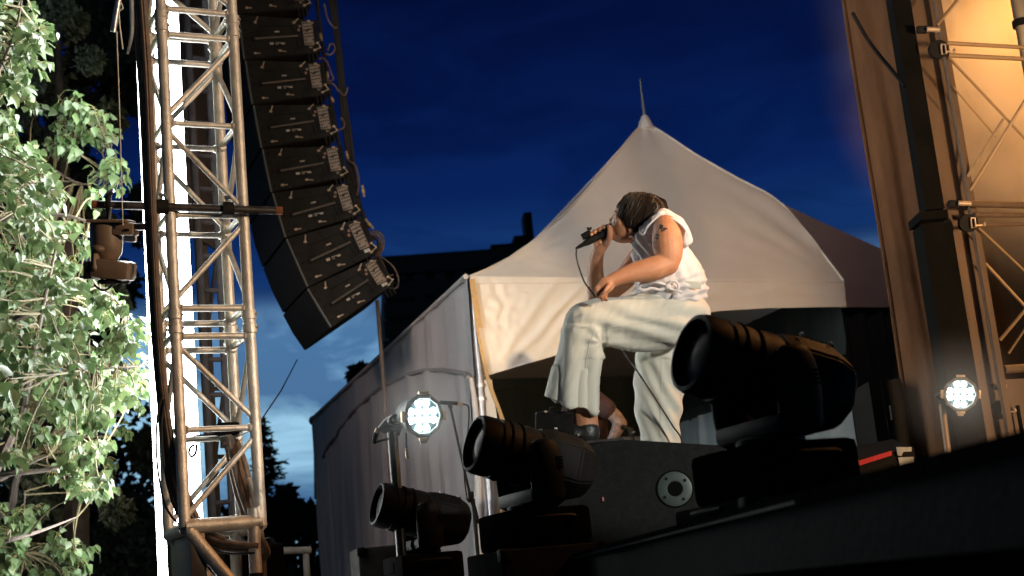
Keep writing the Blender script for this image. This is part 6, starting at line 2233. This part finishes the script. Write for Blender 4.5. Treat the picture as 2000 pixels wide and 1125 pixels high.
sh.limb([H(1296, 428, -0.13), H(1318, 432, -0.155), H(1333, 446, -0.16), H(1340, 470, -0.14)], [(0.022, 0.036), (0.021, 0.034), (0.019, 0.034), (0.028, 0.04)], 14, 4)


def pix(p):
    w = p - CAM
    d = w.dot(FWD)
    return 1000 + F_PX * w.dot(RIGHT) / d, 562.5 - F_PX * w.dot(UP) / d, d


def shirt_disp(p, n):
    x, y, d = pix(p)
    h = 0.006 * noise.noise(Vector((x * 0.03, y * 0.03, d * 4)))
    # drag folds from the armpit down and round the waist
    u = (x - 1260) * 0.55 + (y - 480) * 0.83
    v = -(x - 1260) * 0.83 + (y - 480) * 0.55
    h += 0.0075 * math.sin(v * 0.42 + 2.2 * noise.noise(Vector((u * 0.02, v * 0.02, 3)))) * math.exp(-((x - 1255) / 40) ** 2) * math.exp(-((y - 495) / 45) ** 2)
    h += 0.006 * math.sin((y * 0.36 + x * 0.10) + 1.8 * noise.noise(Vector((x * 0.025, y * 0.02, 5)))) * math.exp(-((y - 560) / 30) ** 2)
    h += 0.005 * math.sin((x - y * 0.5) * 0.22 + 2 * noise.noise(Vector((x * .02, y * .02, 9)))) * math.exp(-((x - 1355) / 35) ** 2)
    return h


top_ = put(voxel(sh, 0.005, smooth_it=3), 'sleeveless_top', M_SHIRT, sgl, shirt_disp)
obj('armhole_hem', MB().tube([H(x, y, o) for x, y, o in ((1257, 458, -0.155), (1264, 444, -0.163), (1277, 430, -0.168), (1291, 422, -0.168), (1306, 425, -0.185), (1320, 431, -0.196), (1332, 440, -0.198), (1339, 450, -0.19), (1336, 462, -0.178))], 0.0045, 8, smooth=4), M_SHIRT, top_)
# knotted drawstring at the waist
dr = MB()
dr.tube([H(x, y, -0.205) for x, y in ((1248, 562), (1254, 553), (1266, 550), (1284, 552), (1298, 556), (1303, 560))], 0.006, 8, smooth=5)
dr.tube([H(x, y, -0.208) for x, y in ((1303, 560), (1290, 566), (1272, 563), (1258, 567), (1247, 563))], 0.006, 8, smooth=5)
dr.tube([H(x, y, -0.208) for x, y in ((1303, 560), (1312, 549), (1322, 552), (1325, 562), (1322, 572), (1318, 580))], 0.0045, 8, smooth=5)
dr.tube([H(x, y, -0.208) for x, y in ((1303, 560), (1310, 565), (1322, 568), (1332, 572))], 0.0045, 8, smooth=5)
dr.ellipsoid(H(1304, 560, -0.208), (RIGHT * 0.014, FWD * 0.012, UP * 0.012), 10, 8)

# ---- flared trousers
tr_ = MB()
tr_.ellipsoid(H(1332, 602, 0.02), (RIGHT * 0.106, FWD * 0.172, UP * 0.092), 24, 14)
tr_.limb([H(1314, 566, 0.02), H(1322, 590, 0.02)], [(0.138, 0.178), (0.118, 0.175)], 24, 3)
tr_.limb([H(1334, 617, -0.07), H(1305, 625, -0.10), H(1250, 629, -0.12), H(1195, 631, -0.14), H(1147, 633, -0.15)], [(0.108, 0.110), (0.116, 0.114), (0.115, 0.110), (0.106, 0.102), (0.092, 0.094)], 24, 6)
# lower leg, open at the slanting hem: outer tube and an inner tube going back up
hem = []
lev = [(1146, 634, 0.094, 0.097), (1139, 662, 0.096, 0.094), (1131, 700, 0.101, 0.098), (1123, 742, 0.106, 0.104), (1119, 772, 0.111, 0.110), (1117.5, 792, 0.113, 0.113)]
NN = 36
up_a = (RIGHT * 0.96 - UP * 0.28).normalized()          # hem drops towards the heel


def leg_rings(levels, o, slant, inset):
    rows = []
    n_l = len(levels)
    for j, (x, y, a, b) in enumerate(levels):
        t = j / (n_l - 1)
        c = H(x, y, o)
        axr = RIGHT.lerp(slant, t ** 2).normalized() * math.sqrt(1 + (0.30 * t * t) ** 2)
        rows.append([c + axr * (a - inset) * math.cos(2 * math.pi * k / NN) + FWD * (b - inset) * math.sin(2 * math.pi * k / NN) for k in range(NN)])
    return rows


def fine(levels, m=5):
    pts = [Vector((q[0], q[1], 0)) for q in levels]
    P_, A_ = catmull(pts, [q[2] for q in levels], m)
    _, B_ = catmull(pts, [q[3] for q in levels], m)
    return [(p.x, p.y, a, b) for p, a, b in zip(P_, A_, B_)]


lv_ = fine(lev)
outer = leg_rings(lv_, -0.155, up_a, 0.0)
inner = leg_rings(lv_, -0.155, up_a, 0.013)
tr_.rings(outer + list(reversed(inner[-14:])))
lev2 = [(1322, 640, 0.108, 0.110), (1292, 690, 0.105, 0.112), (1288, 764, 0.104, 0.110), (1286, 812, 0.095, 0.102), (1289, 857, 0.082, 0.095), (1291, 930, 0.085, 0.098), (1290, 1000, 0.103, 0.112), (1288, 1052, 0.115, 0.125)]
lv2 = fine(lev2)
o2 = leg_rings(lv2, 0.14, RIGHT, 0.0)
i2 = leg_rings(lv2, 0.14, RIGHT, 0.013)
tr_.rings(o2 + list(reversed(i2[-10:])))


def pants_disp(p, n):
    x, y, d = pix(p)
    h = 0.005 * noise.noise(Vector((x * 0.02, y * 0.02, d * 3)))
    if y < 700 and x > 1120 and d < DS + 0.05:
        # long soft folds running from the hip down towards the back of the knee
        s = (y - 575) - (x - 1170) * 0.30
        w = 1.6 * noise.noise(Vector((x * 0.012, y * 0.03, 1.0)))
        h += 0.0055 * math.sin(s * 0.165 + w) * min(1, max(0, (x - 1130) / 60))
        # folds radiating behind the knee
        ang = math.atan2(y - 668, x - 1172)
        rr = math.hypot(x - 1172, y - 668)
        h += 0.005 * math.sin(ang * 6 + 0.5) * math.exp(-(rr / 48) ** 2) * min(1, rr / 14)
    if x < 1185 and y > 640:
        t = (y - 640) / 160
        s = (x - 1120 + (y - 640) * 0.02)
        h += (0.004 + 0.011 * t) * math.sin(s * (0.135 - 0.02 * t) + 1.2 * noise.noise(Vector((x * 0.02, y * 0.008, 6))) + d * 14)
    h += 0.0016 * noise.noise(Vector((x * 0.11 + y * 0.05, y * 0.045, d * 9)))
    if y > 690 and x > 1225:
        s = (x - 1235) + (y - 690) * -0.52
        h += 0.0042 * math.sin(s * 0.21 + 1.5 * noise.noise(Vector((x * 0.02, y * 0.01, 8)))) * min(1, (y - 685) / 30)
    return h


pants = put(voxel(tr_, 0.0052, smooth_it=3), 'trousers', M_PANTS, sgl, pants_disp)
obj('drawstring', dr, M_SHIRT, pants)
obj('pocket_flap', MB().cbox(H(1351, 556, -0.175), (0.075, 0.012, 0.03), 0.004, RY @ Matrix.Rotation(0.1, 3, 'Y')), M_PANTS, pants)
pbase = world_loc(pants)
pb = BVHTree.FromPolygons([v.co + pbase for v in pants.data.vertices], [tuple(p.vertices) for p in pants.data.polygons])


def on_cloth(bv, x, y, lift=0.0008):
    loc, nrm, idx, dist = bv.ray_cast(CAM, ray(x, y).normalized())
    return None if loc is None else loc + nrm * lift


for pl_ in ([(1352, 575), (1330, 606), (1290, 622), (1240, 632), (1190, 640), (1160, 652), (1148, 690), (1142, 730), (1139, 770), (1138, 797)], [(1362, 570), (1345, 585), (1322, 592)], [(1291, 700), (1292, 750), (1290, 800), (1290, 850)]):
    q3 = [on_cloth(pb, x, y) for x, y in [(v.x, v.y) for v in catmull([Vector((x, y, 0)) for x, y in pl_], [0] * len(pl_), 5)[0]]]
    q3 = [q for q in q3 if q is not None]
    if len(q3) > 3:
        obj('stitched_seam', MB().tube(q3, 0.0016, 5), M_PANTS, pants)
# ---- shoes
def shoe(hx, hy, tx_, ty_, o):
    m_ = MB()
    m_.limb([H(hx, hy, o), H(lerp(hx, tx_, .35), lerp(hy, ty_, .35) - 1, o), H(lerp(hx, tx_, .75), lerp(hy, ty_, .75) + 3, o), H(tx_, ty_ + 5, o)], [(0.040, 0.042), (0.040, 0.044), (0.030, 0.046), (0.020, 0.036)], 18, 5)
    m_.limb([H(hx - 3, hy - 6, o), H(hx - 4, hy + 2, o)], [(0.050, 0.044), (0.052, 0.046)], 18, 3)
    s_ = put(voxel(m_, 0.005, smooth_it=2), 'shoe', M_SHOE, sgl)
    so = MB()
    ring = []
    for z in (0.0, -0.016):
        rg = []
        for k in range(24):
            a = 2 * math.pi * k / 24
            t = 0.5 - 0.5 * math.cos(a)
            c = H(lerp(hx + 20, tx_ - 10, t), lerp(hy + 14, ty_ + 14, t), o)
            rg.append(c + FWD * 0.042 * math.sin(a) + Vector((0, 0, z)))
        ring.append(rg)
    so.rings(ring)
    obj('sole', so, M_SOLE, s_)
    return s_


shoe(1150, 846, 1068, 852, -0.18)
shoe(1292, 1060, 1210, 1060, 0.15)

# ---- tattoos: inked shapes lying on the upper arm
bbase = world_loc(body)
bb = BVHTree.FromPolygons([v.co + bbase for v in body.data.vertices], [tuple(p.vertices) for p in body.data.polygons])


def on_skin(x, y, lift=0.0006):
    k = ray(x, y).normalized()
    loc, nrm, idx, dist = bb.ray_cast(CAM, k)
    return None if loc is None else loc + nrm * lift


def ink(poly):
    m_ = MB()
    cx = sum(p[0] for p in poly) / len(poly)
    cy = sum(p[1] for p in poly) / len(poly)
    pts = [on_skin(*p) for p in poly]
    c = on_skin(cx, cy)
    if c is None or any(p is None for p in pts):
        return None
    n = len(pts)
    m_.add([c] + pts, [(0, i + 1, (i + 1) % n + 1) for i in range(n)])
    return m_


def inkset(name, polys):
    m_ = MB()
    for pl_ in polys:
        q = ink(pl_)
        if q:
            m_.add(q.v, q.f)
    if m_.v:
        obj(name, m_, M_INK, body)


# a small winged insect shape, and a round medallion below it (crop coordinates to pixels)
tz = lambda L_: [(1040 + x * 0.2311, 360 + y * 0.2311) for x, y in L_]
inkset('upper_tattoo', [tz([(1055, 352), (1080, 338), (1108, 345), (1100, 372), (1075, 380)]), tz([(1075, 375), (1100, 365), (1135, 368), (1145, 380), (1125, 384), (1112, 398), (1095, 388)]), tz([(1090, 385), (1105, 390), (1100, 405), (1088, 400)])])
inkset('lower_tattoo', [tz([(1032, 420), (1052, 418), (1075, 428), (1066, 440), (1040, 436)]), tz([(1008, 452), (1040, 440), (1066, 447), (1058, 472), (1012, 474)]), tz([(1000, 475), (1030, 478), (1055, 475), (1045, 495), (1020, 500), (1003, 492)])])

# ---- the microphone in his hand, with a plug-on box and its cable
mic = thing('handheld_microphone', 'black handheld microphone with a plug on box held at the mouth', 'microphone', m1)
def mfr(s):
    return frame(m1 + ma * s, mn, ma.cross(mn), ma)
obj('handle', MB().lathe([(0.0095, -0.022), (0.0115, -0.016), (0.0125, -0.008), (0.0142, -0.004), (0.0148, 0.03), (0.0158, 0.075), (0.0165, 0.082)], mfr(0), 20), M_BLACK, mic)
obj('grille', MB().lathe([(0.0168, 0.090), (0.0240, 0.095), (0.0265, 0.104), (0.0265, 0.112), (0.0225, 0.126), (0.013, 0.134), (0.0005, 0.1365)], mfr(-0.012), 22), mat('mic_grille_black', (0.014, 0.014, 0.015), 0.5, 0.3, 0.2, 300, 0.6, 900), mic)
px0 = mfr(0)
bx = obj('plug_on_box', MB().lathe([(0.0125, 0), (0.0138, 0.002), (0.0138, 0.040), (0.012, 0.042)], frame(m1 + mn * 0.0275 - ma * 0.014, mn, ma.cross(mn), ma), 16), M_BLACK, mic)
obj('ring', MB().lathe([(0.008, -0.001), (0.012, -0.001), (0.012, 0.0005), (0.008, 0.0005)], frame(m1 + mn * 0.0275 - ma * 0.0145, mn, ma.cross(mn), ma), 14), M_STEEL, bx)
obj('fin', MB().prism([H(1147, 449), H(1146, 443), H(1150, 444.5), H(1156, 443), H(1155, 449)], FWD * 0.012), M_BLACK, bx, smooth=False)
obj('cable_plug', MB().lathe([(0.0035, -0.058), (0.0055, -0.052), (0.0080, -0.038), (0.0088, -0.020)], mfr(0), 14), M_BLACK, mic)
q = m1 - ma * 0.057
obj('microphone_cable', MB().tube([q] + [H(x, y, o) for x, y, o in ((1126, 489, 0.0), (1125.5, 497, 0), (1128, 512, 0), (1134, 532, -0.01), (1142, 552, -0.03), (1152, 566, -0.05), (1161, 577, 0.0), (1175, 610, 0.02), (1197, 655, 0.03), (1222, 692, 0.02), (1256, 742, 0.0), (1290, 794, -0.02), (1314, 832, -0.02), (1332, 862, -0.02), (1345, 940, -0.02), (1350, 1040, -0.05))], 0.0036, 7, smooth=6), M_RUBBER, loc=q, label='black microphone cable hanging past the knee and down the standing leg', cat='cable')

# ================================================================ MUSICIAN SEATED IN THE DARK BEHIND
DM2 = 9.0


def G(x, y, o=0.0):
    return P(x, y, DM2 + o)


M_TATARM = mat('tattooed_skin', (0.20, 0.13, 0.105), 0.55, 0, 0, 38, c2=(0.035, 0.032, 0.035))
mus = thing('person', 'musician with a tattooed arm sitting behind the legs of the singer', 'person', (G(1160, 990).x, G(1160, 990).y, DECK))
mz = MB()
mz.ellipsoid(G(1128, 712), (RIGHT * 0.085, FWD * 0.075, UP * 0.115), 20, 14)
mz.ellipsoid(G(1118, 722), (RIGHT * 0.06, FWD * 0.062, UP * 0.085), 16, 10)
mz.ellipsoid(G(1097, 718), (RIGHT * 0.014, FWD * 0.014, UP * 0.012), 10, 6)
mz.limb([G(1132, 738), G(1138, 762)], [(0.05, 0.055), (0.06, 0.07)], 14, 4)
mz.limb([G(1150, 930), G(1146, 860), G(1142, 800), G(1142, 772)], [(0.13, 0.16), (0.12, 0.16), (0.13, 0.18), (0.09, 0.17)], 18, 5)
mz.limb([G(1155, 775, -0.15), G(1180, 795, -0.20), G(1200, 812, -0.22), G(1212, 828, -0.23)], [0.052, 0.046, 0.044, 0.042], 16, 5)
mz.limb([G(1212, 828, -0.23), G(1202, 846, -0.27), G(1192, 866, -0.30)], [0.042, 0.036, 0.027], 16, 5)
mz.limb([G(1192, 866, -0.30), G(1186, 880, -0.31)], [(0.026, 0.018), (0.034, 0.016)], 12, 3)
for k in range(4):
    mz.limb([G(1188 - 3 * k, 878 + k, -0.31 + 0.012 * k), G(1182 - 3 * k, 888 + k, -0.33 + 0.012 * k), G(1180 - 3 * k, 890 + k, -0.30 + 0.012 * k)], [0.0095, 0.009, 0.0075], 8, 4)
mz.limb([G(1192, 874, -0.325), G(1188, 884, -0.345), G(1182, 888, -0.34)], [0.0105, 0.0095, 0.008], 8, 4)
mz.limb([G(1130, 780, 0.15), G(1105, 815, 0.2), G(1090, 850, 0.2), G(1075, 880, 0.05)], [0.05, 0.045, 0.042, 0.028], 14, 5)
mz.limb([G(1150, 940, -0.08), G(1100, 965, -0.12), G(1040, 965, -0.14), G(1035, 1040, -0.14), G(1038, 1100, -0.14)], [0.085, 0.08, 0.06, 0.055, 0.045], 14, 5)
mz.limb([G(1150, 940, 0.08), G(1110, 965, 0.18), G(1060, 965, 0.22), G(1055, 1040, 0.22), G(1058, 1100, 0.22)], [0.085, 0.08, 0.06, 0.055, 0.045], 14, 5)
mbody = put(voxel(mz, 0.008, smooth_it=2), 'body', M_TATARM, mus)
mt_ = MB()
mt_.limb([G(1150, 935), G(1146, 860), G(1142, 800), G(1142, 770)], [(0.145, 0.175), (0.135, 0.172), (0.145, 0.192), (0.105, 0.18)], 18, 5)
mt_.limb([G(1148, 770, -0.14), G(1170, 787, -0.19), G(1184, 798, -0.21)], [0.064, 0.062, 0.064], 16, 4)
put(voxel(mt_, 0.008, smooth_it=2), 'dark_shirt', mat('dark_red_shirt', (0.020, 0.006, 0.007), 0.9, 0, 0.6, 20), mus, lambda p, n: 0.008 * noise.noise(p * 12))
ml_ = MB()
ml_.limb([G(1150, 945, -0.08), G(1100, 965, -0.12), G(1040, 965, -0.14), G(1035, 1040, -0.14), G(1038, 1095, -0.14)], [0.10, 0.095, 0.075, 0.07, 0.06], 14, 5)
ml_.limb([G(1150, 945, 0.08), G(1110, 965, 0.18), G(1060, 965, 0.22), G(1055, 1040, 0.22), G(1058, 1095, 0.22)], [0.10, 0.095, 0.075, 0.07, 0.06], 14, 5)
put(voxel(ml_, 0.010, smooth_it=2), 'dark_trousers', M_BLACK_MATT, mus)
hh = MB()
hh.ellipsoid(G(1133, 703), (RIGHT * 0.09, FWD * 0.085, UP * 0.10), 18, 12)
put(voxel(hh, 0.010, smooth_it=1), 'hair', M_HAIR, mus, lambda p, n: 0.008 * noise.noise(p * 40))
stl = thing('drum_stool', 'round black stool under the seated musician', 'stool', (G(1152, 990).x, G(1152, 990).y, DECK))
sz = G(1152, 965)
obj('seat', MB().lathe([(0.15, -0.07), (0.165, -0.05), (0.165, -0.01), (0.14, 0.0)], Matrix.Translation(Vector((sz.x, sz.y, sz.z - 0.02))), 20), M_BLACK, stl)
obj('post', MB().tube([Vector((sz.x, sz.y, sz.z - 0.08)), Vector((sz.x, sz.y, DECK + 0.2))], 0.018, 10), M_STEEL, stl)
for i in range(3):
    a = i * 2.094
    obj('leg', MB().tube([Vector((sz.x, sz.y, DECK + 0.25)), Vector((sz.x + math.cos(a) * 0.25, sz.y + math.sin(a) * 0.25, DECK + 0.01))], 0.011, 8), M_STEEL, stl)
dmk = thing('clamped_microphone', 'small black clamp microphone beside the tattooed elbow', 'microphone', G(1228, 845, -0.3))
obj('arm', MB().tube([G(1214, 832, -0.3), G(1224, 836, -0.3), G(1236, 840, -0.3)], 0.011, 8), M_BLACK, dmk)
obj('capsule', MB().tube([G(1230, 838, -0.3), G(1234, 849, -0.3)], [0.014, 0.018], 10), M_BLACK, dmk)
obj('stem', MB().tube([G(1234, 848, -0.3), G(1240, 866, -0.3), G(1240, 960, -0.3)], 0.007, 8), M_BLACK, dmk)
obj('grey_badge', MB().box(G(1237, 844, -0.32), (0.02, 0.004, 0.010)), M_RAIL, dmk)
